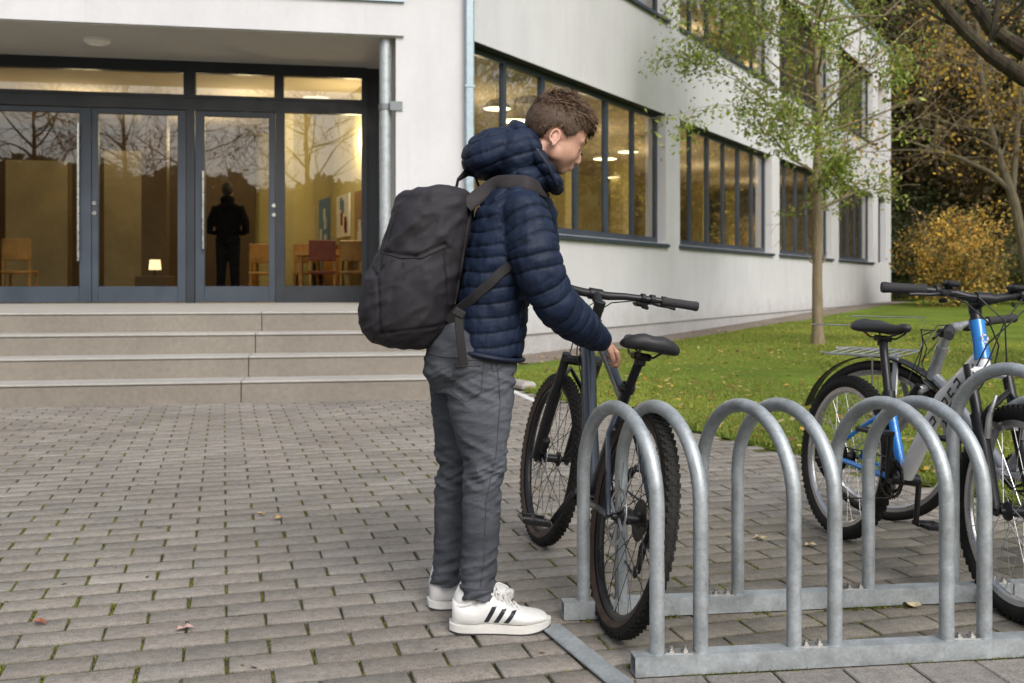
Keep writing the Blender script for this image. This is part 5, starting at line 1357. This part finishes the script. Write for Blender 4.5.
def jacket():
    m = MB()
    m.loft(TORSO, [K(34), K(36.5), K(35), K(37), K(35), K(29), K(20)], [.155, .16, .165, .17, .165, .125, .075], n=40, hint=(1, 0, 0), power=2.2)
    m.loft(RSL, [.050, .066, .069, .066, .062, .056, .044, .036], n=26)
    m.loft(LSL, [.050, .066, .066, .062, .052, .040], n=22)
    hd = Vector((1, 0, -.2)).normalized(); 
    HMh = Matrix.Rotation(R(18), 3, 'Y')
    m.ell(B(494, 155, 2.95), (K(33), .115, K(25)), Matrix.Rotation(R(-14), 3, 'Y')); m.ell(B(516, 157, 2.95), (K(30), .120, K(29)), Matrix.Rotation(R(35), 3, 'Y')); m.ell(B(524, 178, 2.95), (K(30), .11, K(17)), Matrix.Rotation(R(12), 3, 'Y'))
    ring = [B(513, 128, 2.95), B(520, 131, 2.895), B(533, 146, 2.862), B(546, 166, 2.862), B(554, 183, 2.885), B(557, 189, 2.95), B(554, 183, 3.02), B(546, 166, 3.04), B(533, 146, 3.04), B(520, 131, 3.01)]
    m.loft(ring, .021, n=12, closed=True)
    me = remesh(m, .0042, 7, 'jacket'); V, N = get_vn(me)
    # which part does a vertex belong to
    par = []
    for path, rr in ((TORSO, .15), (RSL, .06), (LSL, .06)):
        S, D, Kk = near_path(V, path); par.append((S, D/rr))
    hoodax = np.array(tuple(B(508, 160, 2.95))); hv = V-hoodax; inh = (V[:, 2] > B(0, 192).z-.05*(V[:, 0]-B(500, 0).x)*0)
    T_, Rr, Ll = par
    # torso ellipse distance is better measured as z; seams at a spacing with a chevron at the shoulder
    isR = (Rr[1] < 1.28) & ((Rr[1]*.06) < T_[1]*.15); isL = (Ll[1] < 1.25) & ~isR
    isH = (V[:, 2] > B(0, 187).z) & ~isR
    wob = .014*nz(V*5, 1)+.006*nz(V*14, 9)
    sp = .041
    s_t = V[:, 2]+.10*np.abs(V[:, 0]-B(520, 0).x)*(V[:, 2] > B(0, 250).z)-.12*(V[:, 0]-B(495, 0).x)
    s_h = (V[:, 2]+.75*(V[:, 0]-B(510, 0).x)*-.35+.10*np.abs(V[:, 1]-2.95))
    s = np.where(isR, Rr[0]+.25*(V[:, 0]-B(535, 0).x)*(Rr[0] < .18), np.where(isL, Ll[0], np.where(isH, s_h, s_t)))+wob
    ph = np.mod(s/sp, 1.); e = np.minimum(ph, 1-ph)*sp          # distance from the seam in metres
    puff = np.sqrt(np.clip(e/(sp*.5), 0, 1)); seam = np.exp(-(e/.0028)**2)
    # puckers running across the seams, strongest near the seam
    q1 = nz(V*np.array((55, 55, 16)), 3); q2 = nz(V*28, 4); q3 = nz(V*11, 6)
    disp = (.0046+.003*q3)*puff-.0030*seam+.0042*q1*np.exp(-(e/.014)**2)+.0040*q2+.0060*q3
    # seam between body and sleeve, cuff & hem gathers
    arm = np.exp(-((Rr[0]-.035)/.006)**2)*isR*(Rr[1] < 1.3); disp -= .005*arm
    cuffR = np.clip((Rr[0]-(max(Rr[0][isR])-.03))/.03, 0, 1)*isR; disp = disp*(1-.6*cuffR)
    V = V+N*disp[:, None]; set_v(me, V)
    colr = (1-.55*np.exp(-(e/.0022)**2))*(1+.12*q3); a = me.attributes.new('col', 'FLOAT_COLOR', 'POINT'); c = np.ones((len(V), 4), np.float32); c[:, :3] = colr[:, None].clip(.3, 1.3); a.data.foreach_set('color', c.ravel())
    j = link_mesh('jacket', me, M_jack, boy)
    t = MB(); t.loft([p+Vector((0, 0, 0)) for p in [B(514, 127.5, 2.95), B(521, 131, 2.885), B(534, 146, 2.846), B(548, 166, 2.846), B(556, 184, 2.872), B(559.5, 190, 2.95), B(556, 184, 3.035), B(548, 166, 3.055), B(534, 146, 3.05), B(521, 131, 3.02)]], .0075, n=10, closed=True); t.build('hood_trim', M_jtrim, j, smooth=180)
    # cuff and hem bindings
    t = MB(); a0 = RSL[-1]; dd = (RSL[-1]-RSL[-2]).normalized(); t.loft([a0-dd*.006, a0+dd*.010, a0+dd*.012, a0+dd*.001], [.0375, .0355, .030, .028], n=26); t.build('cuff', M_jtrim, j, smooth=180)
    t = MB(); hz = [Vector((TORSO[0].x+K(35)*math.cos(a), BY+.158*math.sin(a), TORSO[0].z-.002-.02*math.cos(a))) for a in np.linspace(0, 2*math.pi, 40, endpoint=False)]; t.loft(hz, .007, .011, n=8, hint=(0, 0, 1), closed=True); t.build('hem_binding', M_jtrim, j, smooth=180)
    # zipped hand pocket line
    z = MB(); z.loft([B(524, 300, 2.83), B(517, 335, 2.81)], .003, n=6); z.build('pocket_zip', M_jtrim, j)
jacket()

# jeans --------------------------------------------------------------
def m_denim():
    t = NT('faded_grey_denim'); v = t.coords(); n1 = t.noise(v, 5, 5, .6); n2 = t.noise(t.coords((500, 500, 120)), 1, 2); n3 = t.noise(v, 320, 2); n4 = t.noise(t.coords((14, 14, 40)), 1.5, 4, .7)
    a = t.n('ShaderNodeAttribute', attribute_name='col')
    col = t.ramp(n1, [(.3, (.050, .055, .067)), (.7, (.092, .099, .115))]); col = t.mix(1., col, a.outputs['Color'], 'MULTIPLY')
    col = t.mix(1., col, t.ramp(n2, [(.3, (.9,)*3), (.7, (1.1,)*3)]), 'MULTIPLY'); col = t.mix(1., col, t.ramp(n4, [(.35, (.84,)*3), (.65, (1.12,)*3)]), 'MULTIPLY')
    t.bsdf(col, .85, nrm=t.bump(n3, .3, .002, t.bump(n4, .3, .01)), spec=.2); return t.m
M_den = m_denim(); M_dst = simple('denim_stitching', (.055, .057, .065), .9)
RLG = [B(478, 352, 2.88), B(480, 385, 2.865), B(481, 410, 2.86), B(483, 438, 2.855), B(485.5, 462, 2.85), B(482, 500, 2.85), B(481, 540, 2.85), B(478, 577, 2.85), B(476.5, 597, 2.85)]
LLG = [B(462, 352, 3.0), B(458, 385, 3.02), B(456, 410, 3.03), B(455, 438, 3.03), B(453, 465, 3.03), B(450, 500, 3.04), B(449.5, 540, 3.04), B(448, 566, 3.04), B(446, 584, 3.04)]
def jeans():
    m = MB()
    m.loft([B(487, 328), B(480, 340), B(472, 355), B(470, 368), B(474, 380)], [K(36), K(42), K(47.5), K(48), K(40)], [.130, .145, .152, .15, .12], n=36, hint=(1, 0, 0), power=2.2)
    m.loft(RLG, [K(38), K(35), K(31), K(26), K(21.5), K(19), K(18), K(17), K(16.5)], [.085, .086, .080, .070, .062, .058, .054, .052, .054], n=28, hint=(1, 0, 0))
    m.loft(LLG, [K(38), K(31), K(26), K(21.5), K(18.5), K(17), K(16), K(15.5), K(15.5)], [.085, .084, .078, .068, .060, .057, .053, .050, .052], n=28, hint=(1, 0, 0))
    me = remesh(m, .0042, 6, 'jeans'); V, N = get_vn(me)
    SR, DR, _ = near_path(V, RLG); SL, DL, _ = near_path(V, LLG); r = DR < DL; S = np.where(r, SR, SL)
    Lr = sum((RLG[i+1]-RLG[i]).length for i in range(len(RLG)-1)); Ll_ = sum((LLG[i+1]-LLG[i]).length for i in range(len(LLG)-1)); u = S/np.where(r, Lr, Ll_)
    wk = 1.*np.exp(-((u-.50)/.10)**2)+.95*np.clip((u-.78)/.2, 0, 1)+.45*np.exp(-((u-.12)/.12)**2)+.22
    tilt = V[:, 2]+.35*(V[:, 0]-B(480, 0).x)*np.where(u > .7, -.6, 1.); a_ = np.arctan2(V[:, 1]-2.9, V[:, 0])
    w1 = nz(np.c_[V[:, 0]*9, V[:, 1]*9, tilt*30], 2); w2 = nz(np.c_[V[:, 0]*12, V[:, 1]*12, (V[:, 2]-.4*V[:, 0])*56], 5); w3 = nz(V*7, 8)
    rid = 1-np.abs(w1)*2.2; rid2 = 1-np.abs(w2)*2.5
    wr = (.0085*rid+.0042*rid2)*wk-.0075*wk+.003*w3
    V = V+N*wr[:, None]; set_v(me, V)
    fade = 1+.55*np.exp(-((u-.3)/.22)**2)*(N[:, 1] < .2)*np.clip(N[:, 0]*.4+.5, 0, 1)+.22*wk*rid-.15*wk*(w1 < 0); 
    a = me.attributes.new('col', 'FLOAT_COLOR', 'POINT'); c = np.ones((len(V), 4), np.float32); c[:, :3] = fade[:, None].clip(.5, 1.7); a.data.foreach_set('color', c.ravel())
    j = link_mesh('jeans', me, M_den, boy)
    # side seam, back pocket, hems
    def front(px, py, path, rad):        # point on the near side surface
        return None
    t = MB(); 
    from mathutils.bvhtree import BVHTree
    bv = BVHTree.FromPolygons([tuple(p) for p in V], [tuple(p.vertices) for p in me.polygons])
    def cast(px, py, lift=.001):
        d = at(px, py, 1.)-Vector((0, 0, H)); d.normalize(); q, n, i, _ = bv.ray_cast(Vector((0, 0, H)), d)
        return (q+n*lift) if q else None
    def stitch(pts, r=.0014, nm='stitching', mat=M_dst, k=10):
        P = []
        for a0, b0 in zip(pts[:-1], pts[1:]):
            for i in range(k):
                q = cast(a0[0]+(b0[0]-a0[0])*i/k, a0[1]+(b0[1]-a0[1])*i/k)
                if q and (not P or (q-P[-1]).length < .05): P.append(q)
        if len(P) > 2: t.loft(P, r, n=5)
    stitch([(496, 352), (500, 400), (496, 455), (486, 500), (484, 560), (480, 590)])
    stitch([(455, 362), (452, 392), (466, 402), (481, 392), (484, 360), (455, 360)]); stitch([(456, 367), (483, 365)]); stitch([(488, 350), (493, 372), (510, 362)])
    stitch([(459, 587), (478, 590), (496, 588)], .0018); stitch([(422, 352), (445, 357), (470, 358)])
    t.build('stitching', M_dst, j)
    return bv
jbv = jeans()

# shoes --------------------------------------------------------------
M_shoe = simple('white_leather', (.74, .74, .73), .5, var=.06, scale=20, bump=.15, bscale=160); M_sole = simple('white_rubber_sole', (.66, .65, .62), .6, var=.12, scale=10, bump=.1); M_osole = simple('dark_outsole', (.05, .05, .055), .7); M_lace = simple('white_lace', (.72, .72, .70), .8, bump=.3)
M_stripe = simple('black_stripe', (.012, .014, .022), .5); M_sock = simple('white_sock', (.7, .7, .69), .9, bump=.3); M_line = simple('shoe_lining', (.12, .13, .16), .9)
def shoe(pos, yaw_, L=.285, sockx=.07):
    T = Matrix.Translation(pos) @ Matrix.Rotation(yaw_, 4, 'Z')
    N = 22
    def outline(u):        # half width left/right along the foot (u from heel)
        w_ = .030+.012*math.sin(min(1, u/.25)*math.pi/2)+.012*math.exp(-((u-.70)/.20)**2)
        w_ *= math.sqrt(max(.0, 1-max(0, (u-.80)/.2)**2.2))*math.sqrt(max(0, 1-max(0, (.10-u)/.10)**2*.75)); return w_
    def slab(z0f, z1f, ext, name, mat, parent):
        m = MB(); us = [0]+[.5-.5*math.cos(math.pi*i/(N-1))*.999 for i in range(N)]; us = us[1:]
        pts = [(u*L-(ext if u < .5 else -ext)*.6, outline(u)+ext) for u in us]
        lp_ = [(x, -w_) for x, w_ in pts]+[(x, w_*.93) for x, w_ in pts[::-1]]; n = len(lp_)
        Vv = [Vector((x, y, z0f(x/L))) for x, y in lp_]+[Vector((x, y, z1f(x/L))) for x, y in lp_]
        m.add(Vv, [tuple(range(n-1, -1, -1)), tuple(range(n, 2*n))]+[(i, (i+1) % n, n+(i+1) % n, n+i) for i in range(n)]); m.xf(T); return m.build(name, mat, parent, smooth=50)
    toe = lambda u: .016*max(0, (u-.72)/.28)**2+.003*max(0, (.1-u)/.1)
    # upper
    us = np.linspace(.02, .985, 26); path = []; ra = []; rb = []
    m = MB(); 
    def hgt(u):
        pts = [(0, .078), (.06, .088), (.16, .080), (.24, .076), (.31, .100), (.38, .104), (.50, .082), (.62, .064), (.75, .053), (.88, .046), (.95, .036), (1, .02)]
        for (a, b), (c, d_) in zip(pts[:-1], pts[1:]):
            if a <= u <= c: t = (u-a)/(c-a); t = t*t*(3-2*t)*.5+t*.5; return (b+(d_-b)*t)*1.12
        return .02
    prev = None; Vv = []; Fc = []; n = 20
    for i, u in enumerate(us):
        w_ = outline(u)*.97; z0 = .020+toe(u); z1 = hgt(u)+toe(u)*.5
        for k in range(n):
            a = 2*math.pi*k/n; c_, s_ = math.cos(a), math.sin(a); y = math.copysign(abs(c_)**.85, c_)*w_; z = (z0+z1)/2+math.copysign(abs(s_)**.8, s_)*(z1-z0)/2
            if s_ > 0 and u < .55: y *= (1-.30*s_**2*(1 if u < .45 else (.55-u)/.1))
            elif s_ > 0: y *= (1-.12*s_**2)
            Vv.append(Vector((u*L, y, z)))
    for i in range(len(us)-1):
        for k in range(n): l = (k+1) % n; Fc.append((i*n+k, i*n+l, (i+1)*n+l, (i+1)*n+k))
    Fc.append(tuple(range(n-1, -1, -1))); Fc.append(tuple((len(us)-1)*n+k for k in range(n)))
    m.add(Vv, Fc); m.xf(T); sh = m.build('shoe', M_shoe, boy, smooth=180)
    slab(lambda u: .006+toe(u), lambda u: .026-.004*u+toe(u)*.8-.004*math.sin(math.pi*min(1, u/.6)), .004, 'sole', M_sole, sh)
    slab(lambda u: .0005+toe(u), lambda u: .0075+toe(u), .002, 'outsole', M_osole, sh)
    # collar lining + sock
    c = MB(); ring = [Vector((L*(.155+.125*math.cos(a)), .030*math.sin(a), .086+.012*math.cos(a)+.004*math.cos(2*a))) for a in np.linspace(0, 2*math.pi, 20, endpoint=False)]; c.loft(ring, .0065, n=8, closed=True); c.xf(T); c.build('collar', M_shoe, sh, smooth=180)
    c = MB(); c.loft([Vector((L*.155, 0, .07)), Vector((L*.15, 0, .088)), Vector((sockx, 0, .150))], [.036, .036, .032], [.029, .033, .031], n=18, hint=(1, 0, 0)); c.xf(T); c.build('sock', M_sock, sh, smooth=180)
    c = MB(); c.loft([Vector((L*.44, 0, .090)), Vector((L*.34, 0, .109)), Vector((L*.27, 0, .128)), Vector((L*.25, 0, .136))], [.005, .006, .007, .005], [.020, .023, .024, .016], n=14, hint=(0, 0, 1)); c.xf(T); c.build('tongue', M_shoe, sh, smooth=180)
    from mathutils.bvhtree import BVHTree
    vv = [v.co+Vector(origin_of(boy)) for v in sh.data.vertices]; bv = BVHTree.FromPolygons([tuple(v) for v in vv], [tuple(p.vertices) for p in sh.data.polygons])
    def side_pt(u, z, s, lift=.0012):
        o_ = T @ Vector((u*L, s*.2, z)); d_ = (T.to_3x3() @ Vector((0, -s, 0))); q, n_, i, _ = bv.ray_cast(o_, d_); return (q+n_*lift) if q else None
    def top_pt(u, y, lift=.001):
        o_ = T @ Vector((u*L, y, .3)); q, n_, i, _ = bv.ray_cast(o_, Vector((0, 0, -1))); return (q+n_*lift) if q else None
    for s in (-1, 1):
        st_ = MB()
        for k in range(3):
            ub = .355+k*.098; ut = ub+.085; zb, zt = .033, (.079, .072, .065)[k]; Vq = []; nn = 8
            for i in range(nn+1):
                f_ = i/nn; u = ub+(ut-ub)*f_; z = zb+(zt-zb)*f_
                a = side_pt(u-.024, z, s); b = side_pt(u+.024, z, s)
                if a is None or b is None: break
                Vq += [a, (side_pt(u, z, s) or (a+b)/2), b]
            r_ = len(Vq)//3
            Fq = [(3*i, 3*i+1, 3*i+4, 3*i+3) for i in range(r_-1)]+[(3*i+1, 3*i+2, 3*i+5, 3*i+4) for i in range(r_-1)]
            if r_ > 1: st_.add(Vq, Fq)
        st_.build('stripes', M_stripe, sh)
    lc = MB()
    for k in range(6):
        u = .36+k*.055; P_ = [top_pt(u+.012*math.sin(j*.6), -.023+.046*j/6, .004) for j in range(7)]; P_ = [p for p in P_ if p]
        if len(P_) > 3: lc.loft(P_, .0030, n=6)
        P_ = [top_pt(u+.05*(j/6), .023-.046*j/6, .004) for j in range(7)]; P_ = [p for p in P_ if p]
        if len(P_) > 3: lc.loft(P_, .0028, n=6)
    kn = (top_pt(.39, -.004, .010) or T @ Vector((.39*L, 0, .1)))
    Rt = T.to_3x3()
    for sx, sy in ((.03, -.035), (.045, -.02), (.05, .02), (.02, .035)):
        lc.loft([kn, kn+Rt @ Vector((sx*.5, sy*.6, .010)), kn+Rt @ Vector((sx, sy, -.004)), kn+Rt @ Vector((sx*.9, sy*1.15, -.022))], .0022, n=5)
    lc.build('laces', M_lace, sh)
    hl2 = MB(); a = side_pt(.02, .06, 1); 
    return sh
shoe(Vector((-.176, 2.850, 0)), R(2), sockx=.070); shoe(Vector((-.255, 3.048, 0)), R(14), .265, sockx=.052)

# backpack -------------------------------------------------------------
def m_pack():
    t = NT('charcoal_canvas'); v = t.coords(); n1 = t.noise(v, 6, 5, .6); n2 = t.noise(v, 420, 2); n3 = t.noise(v, 30, 4, .6); n4 = t.noise(t.coords((1, 1, .45)), 9, 4, .6)
    a = t.n('ShaderNodeAttribute', attribute_name='col')
    col = t.ramp(n1, [(.3, (.017, .016, .020)), (.7, (.031, .028, .034))]); col = t.mix(1., col, a.outputs['Color'], 'MULTIPLY')
    t.bsdf(col, .72, nrm=t.bump(n2, .2, .001, t.bump(n3, .25, .005, t.bump(n4, .35, .02))), spec=.3); return t.m
M_pack = m_pack(); M_web = simple('black_webbing', (.018, .016, .018), .8, var=.15, bump=.4, bscale=300)
M_stp = simple('padded_strap', (.024, .020, .023), .8, var=.15, bump=.3, bscale=200)
pack = thing('backpack', at(415, 270, BY), 'large charcoal backpack hanging on the boy\'s back with a webbing strap dangling', 'backpack')
def backpack():
    m = MB(); sec = [(189.5, 425, 452), (191, 405, 466), (196, 399, 472), (208, 394, 474), (228, 387, 472), (255, 379, 467), (280, 370, 462), (300, 364, 458), (315, 362, 455), (326, 366, 450), (336, 373, 445), (343, 384, 437), (347, 397, 426)]
    path = [B((a+b)/2, y) for y, a, b in sec]; ra = [K((b-a)/2) for y, a, b in sec]; rb = [.07, .105, .125, .138, .148, .155, .160, .160, .156, .148, .135, .115, .08]
    m.loft(path, ra, rb, n=44, level=True, power=2.7)
    me = remesh(m, .0045, 5, 'pack'); V, N = get_vn(me)
    X = 512+V[:, 0]*F/(V[:, 1]); Y = HOR+(H-V[:, 2])*F/V[:, 1]       # drawing coordinates on the side panel
    X = 512+(V[:, 0]*F/BY); Y = HOR+(H-V[:, 2])*F/BY
    cr1 = nz(np.c_[(V[:, 0]+.6*V[:, 2])*10, V[:, 1]*6, (V[:, 2]-.6*V[:, 0])*26], 3); d = .010*nz(V*8, 3)+.004*nz(V*22, 7)+.006*(.5-np.abs(cr1)*1.6)
    sidem = np.clip(-N[:, 1]*1.4, 0, 1)
    def seg(a, b, w_, amp):
        a = np.array(a, float); b = np.array(b, float); dv = b-a; L2 = dv @ dv; P = np.c_[X, Y]; t = np.clip(((P-a) @ dv)/L2, 0, 1); D = np.linalg.norm(P-a-t[:, None]*dv, axis=1)
        return amp*np.exp(-(D/w_)**2)
    col = np.ones(len(V))
    # pocket seam and flap
    for a, b, w_, am in (((380, 252), (420, 258), 1.6, -.006), ((420, 258), (448, 246), 1.6, -.006), ((448, 246), (452, 250), 2, -.004), ((386, 257), (388, 330), 1.5, -.0045), ((449, 250), (450, 318), 1.5, -.004),
                         ((388, 330), (450, 322), 1.6, -.0035), ((474, 200), (452, 320), 2.2, -.005), ((371, 262), (383, 276), 1.6, -.006), ((383, 276), (390, 268), 1.6, -.005),
                         ((395, 248), (428, 218), 4, .008), ((400, 254), (440, 226), 3, -.005), ((428, 218), (460, 205), 4, .006), ((404, 232), (436, 206), 4, .005), ((425, 255), (462, 222), 4, .006), ((375, 300), (382, 325), 4, .004), ((400, 290), (397, 330), 3, -.003), ((430, 270), (436, 310), 4, .004), ((405, 200), (450, 212), 5, -.004)):
        s_ = seg(a, b, w_, am)*sidem; d += s_
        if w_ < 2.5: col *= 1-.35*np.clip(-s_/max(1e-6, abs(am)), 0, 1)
    bul = np.exp(-(((X-418)/30)**4+((Y-292)/34)**4))*sidem; d += .016*bul
    bul2 = np.exp(-(((X-376)/13)**4+((Y-300)/34)**4)); d += .010*bul2
    V = V+N*d[:, None]; set_v(me, V)
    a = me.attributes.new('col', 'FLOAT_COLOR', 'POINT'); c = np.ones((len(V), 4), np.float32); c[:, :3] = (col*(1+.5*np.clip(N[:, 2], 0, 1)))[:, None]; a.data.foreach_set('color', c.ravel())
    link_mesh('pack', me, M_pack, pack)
    from mathutils.bvhtree import BVHTree
    bv = BVHTree.FromPolygons([tuple(p) for p in V], [tuple(p.vertices) for p in me.polygons])
    def cast(px, py, lift=.0015):
        dd = at(px, py, 1.)-Vector((0, 0, H)); dd.normalize(); q, n, i, _ = bv.ray_cast(Vector((0, 0, H)), dd); return (q+n*lift) if q else None
    def line(mb, pts, r=.0022, k=8):
        P = []
        for a0, b0 in zip(pts[:-1], pts[1:]):
            for i in range(k):
                q = cast(a0[0]+(b0[0]-a0[0])*i/k, a0[1]+(b0[1]-a0[1])*i/k)
                if q: P.append(q)
        if len(P) > 2: mb.loft(P, r, n=6)
    t = MB(); line(t, [(381, 253), (400, 258), (422, 258), (447, 246)], .0026); t.build('zip', M_web, pack)
    t = MB(); line(t, [(472, 203), (466, 235), (458, 285), (451, 322)], .003); line(t, [(399, 205), (389, 235), (380, 265)], .002); t.build('piping', M_web, pack)
    for (x, y) in ((393, 259), (404, 262)):
        t = MB(); q = cast(x, y, .004); 
        if q:
            t.box(q+Vector((0, -.002, -.006)), (.008, .004, .012), None, .002); t.loft([q+Vector((0, -.003, -.01)), q+Vector((.002, -.006, -.032)), q+Vector((.001, -.007, -.048))], [.003, .0035, .0055], n=6); t.build('zip_pull', M_web, pack)
    # carry handle
    t = MB(); t.loft([B(455, 194, 2.93), B(458, 180, 2.93), B(467, 172, 2.94), B(475, 176, 2.95), B(480, 190, 2.96)], .004, .013, n=8, hint=(0, 0, 1) if False else (1, 0, .3)); t.build('carry_handle', M_web, pack)
backpack()
# straps laid on the jacket surface
def on_jacket(pts, k=8, lift=.004, objs=('jacket',)):
    from mathutils.bvhtree import BVHTree
    o = bpy.data.objects['jacket']; off = origin_of(o); me = o.data
    bv = BVHTree.FromPolygons([tuple(v.co+off) for v in me.vertices], [tuple(p.vertices) for p in me.polygons]); P = []; Nn = []
    for a0, b0 in zip(pts[:-1], pts[1:]):
        for i in range(k):
            x = a0[0]+(b0[0]-a0[0])*i/k; y = a0[1]+(b0[1]-a0[1])*i/k
            dd = at(x, y, 1.)-Vector((0, 0, H)); dd.normalize(); q, n, _, _ = bv.ray_cast(Vector((0, 0, H)), dd)
            if q: P.append(q+n*lift); Nn.append(n)
    return P, Nn
def smooth_path(P, it=4):
    for _ in range(it): P = [P[0]]+[(P[i-1]+P[i]*2+P[i+1])/4 for i in range(1, len(P)-1)]+[P[-1]]
    return P
P_, N_j = on_jacket([(477, 192), (488, 188), (502, 184), (520, 184), (536, 188), (546, 196)], 6, .008); P_ = smooth_path([B(466, 206, 2.84)]+P_, 4)
t = MB(); t.loft(P_, [.0065]*len(P_), [.022]*(len(P_)-3)+[.02, .017, .012], n=14, hint=(.1, -1, .25), power=3); t.build('shoulder_strap', M_stp, pack)
P_, N_j = on_jacket([(458, 312), (470, 302), (485, 288), (500, 274), (512, 262)], 6, .006); P_ = smooth_path([B(448, 322, 2.84)]+P_, 5)
t = MB(); t.loft(P_, [.003]*len(P_), [.014]*len(P_), n=8, hint=(0, -1, 0), power=4); t.build('side_strap', M_web, pack)
t = MB(); t.loft([B(459, 312, 2.74), B(459, 325, 2.735), B(461, 345, 2.735), B(464, 366, 2.745)], [.0022]*4, [.012]*4, n=8, hint=(0, -1, 0), power=4); t.box(B(459, 313, 2.735), (.034, .008, .022), Matrix.Rotation(.5, 3, 'Y'), .003); t.build('webbing_tail', M_web, pack)

# ------------------------------------------------------------------ person standing inside
def indoor_person():
    c = hallpt(228, -3.4); c.z = .70; s = c.y
    t = thing('person', c, 'person in black jacket and dark trousers standing behind the glass door, seen from the back', 'person')
    def q(x, z, y=0): return c+Vector((x, y, z))
    m = MB(); m.ell(q(0, 1.69), (.078, .095, .115)); m.loft([q(0, 1.62), q(0, 1.50), q(0, 1.40)], [.055, .06, .10], n=14, hint=(1, 0, 0))
    m.loft([q(0, 1.46), q(0, 1.25), q(0, 1.0), q(0, .88)], [.16, .17, .14, .15], [.09, .11, .10, .11], n=20, hint=(1, 0, 0))
    for sx in (-1, 1):
        m.loft([q(sx*.17, 1.42), q(sx*.24, 1.2), q(sx*.245, 1.08), q(sx*.16, 1.04, .14)], [.055, .045, .04, .028], n=12)
        m.loft([q(sx*.085, .92), q(sx*.10, .5), q(sx*.115, .08)], [.085, .055, .04], n=14); m.loft([q(sx*.115, .04, -.05), q(sx*.125, .04, .16)], [.03, .025], [.04, .04], n=10, hint=(0, 0, 1))
    link_mesh('body', remesh(m, .012, 3, 'b'), simple('skin_shade', (.30, .18, .12), .6), t)
    m = MB(); m.loft([q(0, 1.52), q(0, 1.46), q(0, 1.25), q(0, 1.0), q(0, .86)], [.07, .18, .195, .17, .175], [.07, .11, .13, .125, .13], n=20, hint=(1, 0, 0))
    m.ell(q(0, 1.55, -.03), (.11, .09, .07))
    for sx in (-1, 1): m.loft([q(sx*.17, 1.44), q(sx*.26, 1.22), q(sx*.27, 1.07), q(sx*.17, 1.05, .12)], [.07, .065, .06, .045], n=12)
    link_mesh('jacket', remesh(m, .012, 3, 'j'), simple('black_jacket_cloth', (.006, .006, .007), 1., spec=.05), t)
    m = MB()
    for sx in (-1, 1): m.loft([q(sx*.08, .98), q(sx*.10, .5), q(sx*.115, .06)], [.11, .075, .06], n=14)
    link_mesh('trousers', remesh(m, .012, 3, 't'), simple('dark_trousers', (.008, .008, .010), 1., spec=.05), t)
    m = MB(); m.ell(q(0, 1.71, -.022), (.086, .10, .115)); m.build('hair', simple('dark_hair', (.015, .01, .008), .7), t, smooth=180)
indoor_person()
# ------------------------------------------------------------------ camera, light
cam = bpy.data.cameras.new('camera'); co = bpy.data.objects.new('camera', cam); COL.objects.link(co); SC.camera = co
co.location = (0, 0, H); co.rotation_euler = (R(90), 0, 0); cam.sensor_width = 36; cam.lens = 36*F/1024; cam.shift_y = -(341.5-HOR)/1024
cam.clip_start = .05; cam.clip_end = 2500; cam.dof.use_dof = True; cam.dof.focus_distance = 2.85; cam.dof.aperture_fstop = 5.6
W = bpy.data.worlds.new('World'); SC.world = W; W.use_nodes = True; nt = W.node_tree; nt.nodes.clear()
o = nt.nodes.new('ShaderNodeOutputWorld'); bg = nt.nodes.new('ShaderNodeBackground'); sk = nt.nodes.new('ShaderNodeTexSky'); sk.sky_type = 'NISHITA'; sk.sun_disc = False
EL, AZ = R(42), R(158)
sk.sun_elevation = EL; sk.sun_rotation = AZ; sk.air_density = 1.3; sk.dust_density = 4.5; sk.ozone_density = 1.
hs = nt.nodes.new('ShaderNodeHueSaturation'); hs.inputs['Saturation'].default_value = .5
nt.links.new(sk.outputs[0], hs.inputs['Color']); nt.links.new(hs.outputs[0], bg.inputs[0]); nt.links.new(bg.outputs[0], o.inputs[0]); bg.inputs[1].default_value = .19
sl = bpy.data.lights.new('sun', 'SUN'); sl.energy = 1.45; sl.angle = R(26); sl.color = (1, .985, .96); so = bpy.data.objects.new('sun', sl); COL.objects.link(so)
sd = Vector((math.sin(AZ)*math.cos(EL), math.cos(AZ)*math.cos(EL), math.sin(EL))); so.rotation_euler = sd.to_track_quat('Z', 'Y').to_euler()
SC.view_settings.view_transform = 'Standard'; SC.view_settings.look = 'None'; SC.view_settings.exposure = 0; SC.view_settings.gamma = 1
SC.cycles.use_denoising = True; SC.cycles.max_bounces = 10; SC.cycles.transparent_max_bounces = 16; SC.cycles.caustics_reflective = False; SC.cycles.caustics_refractive = False
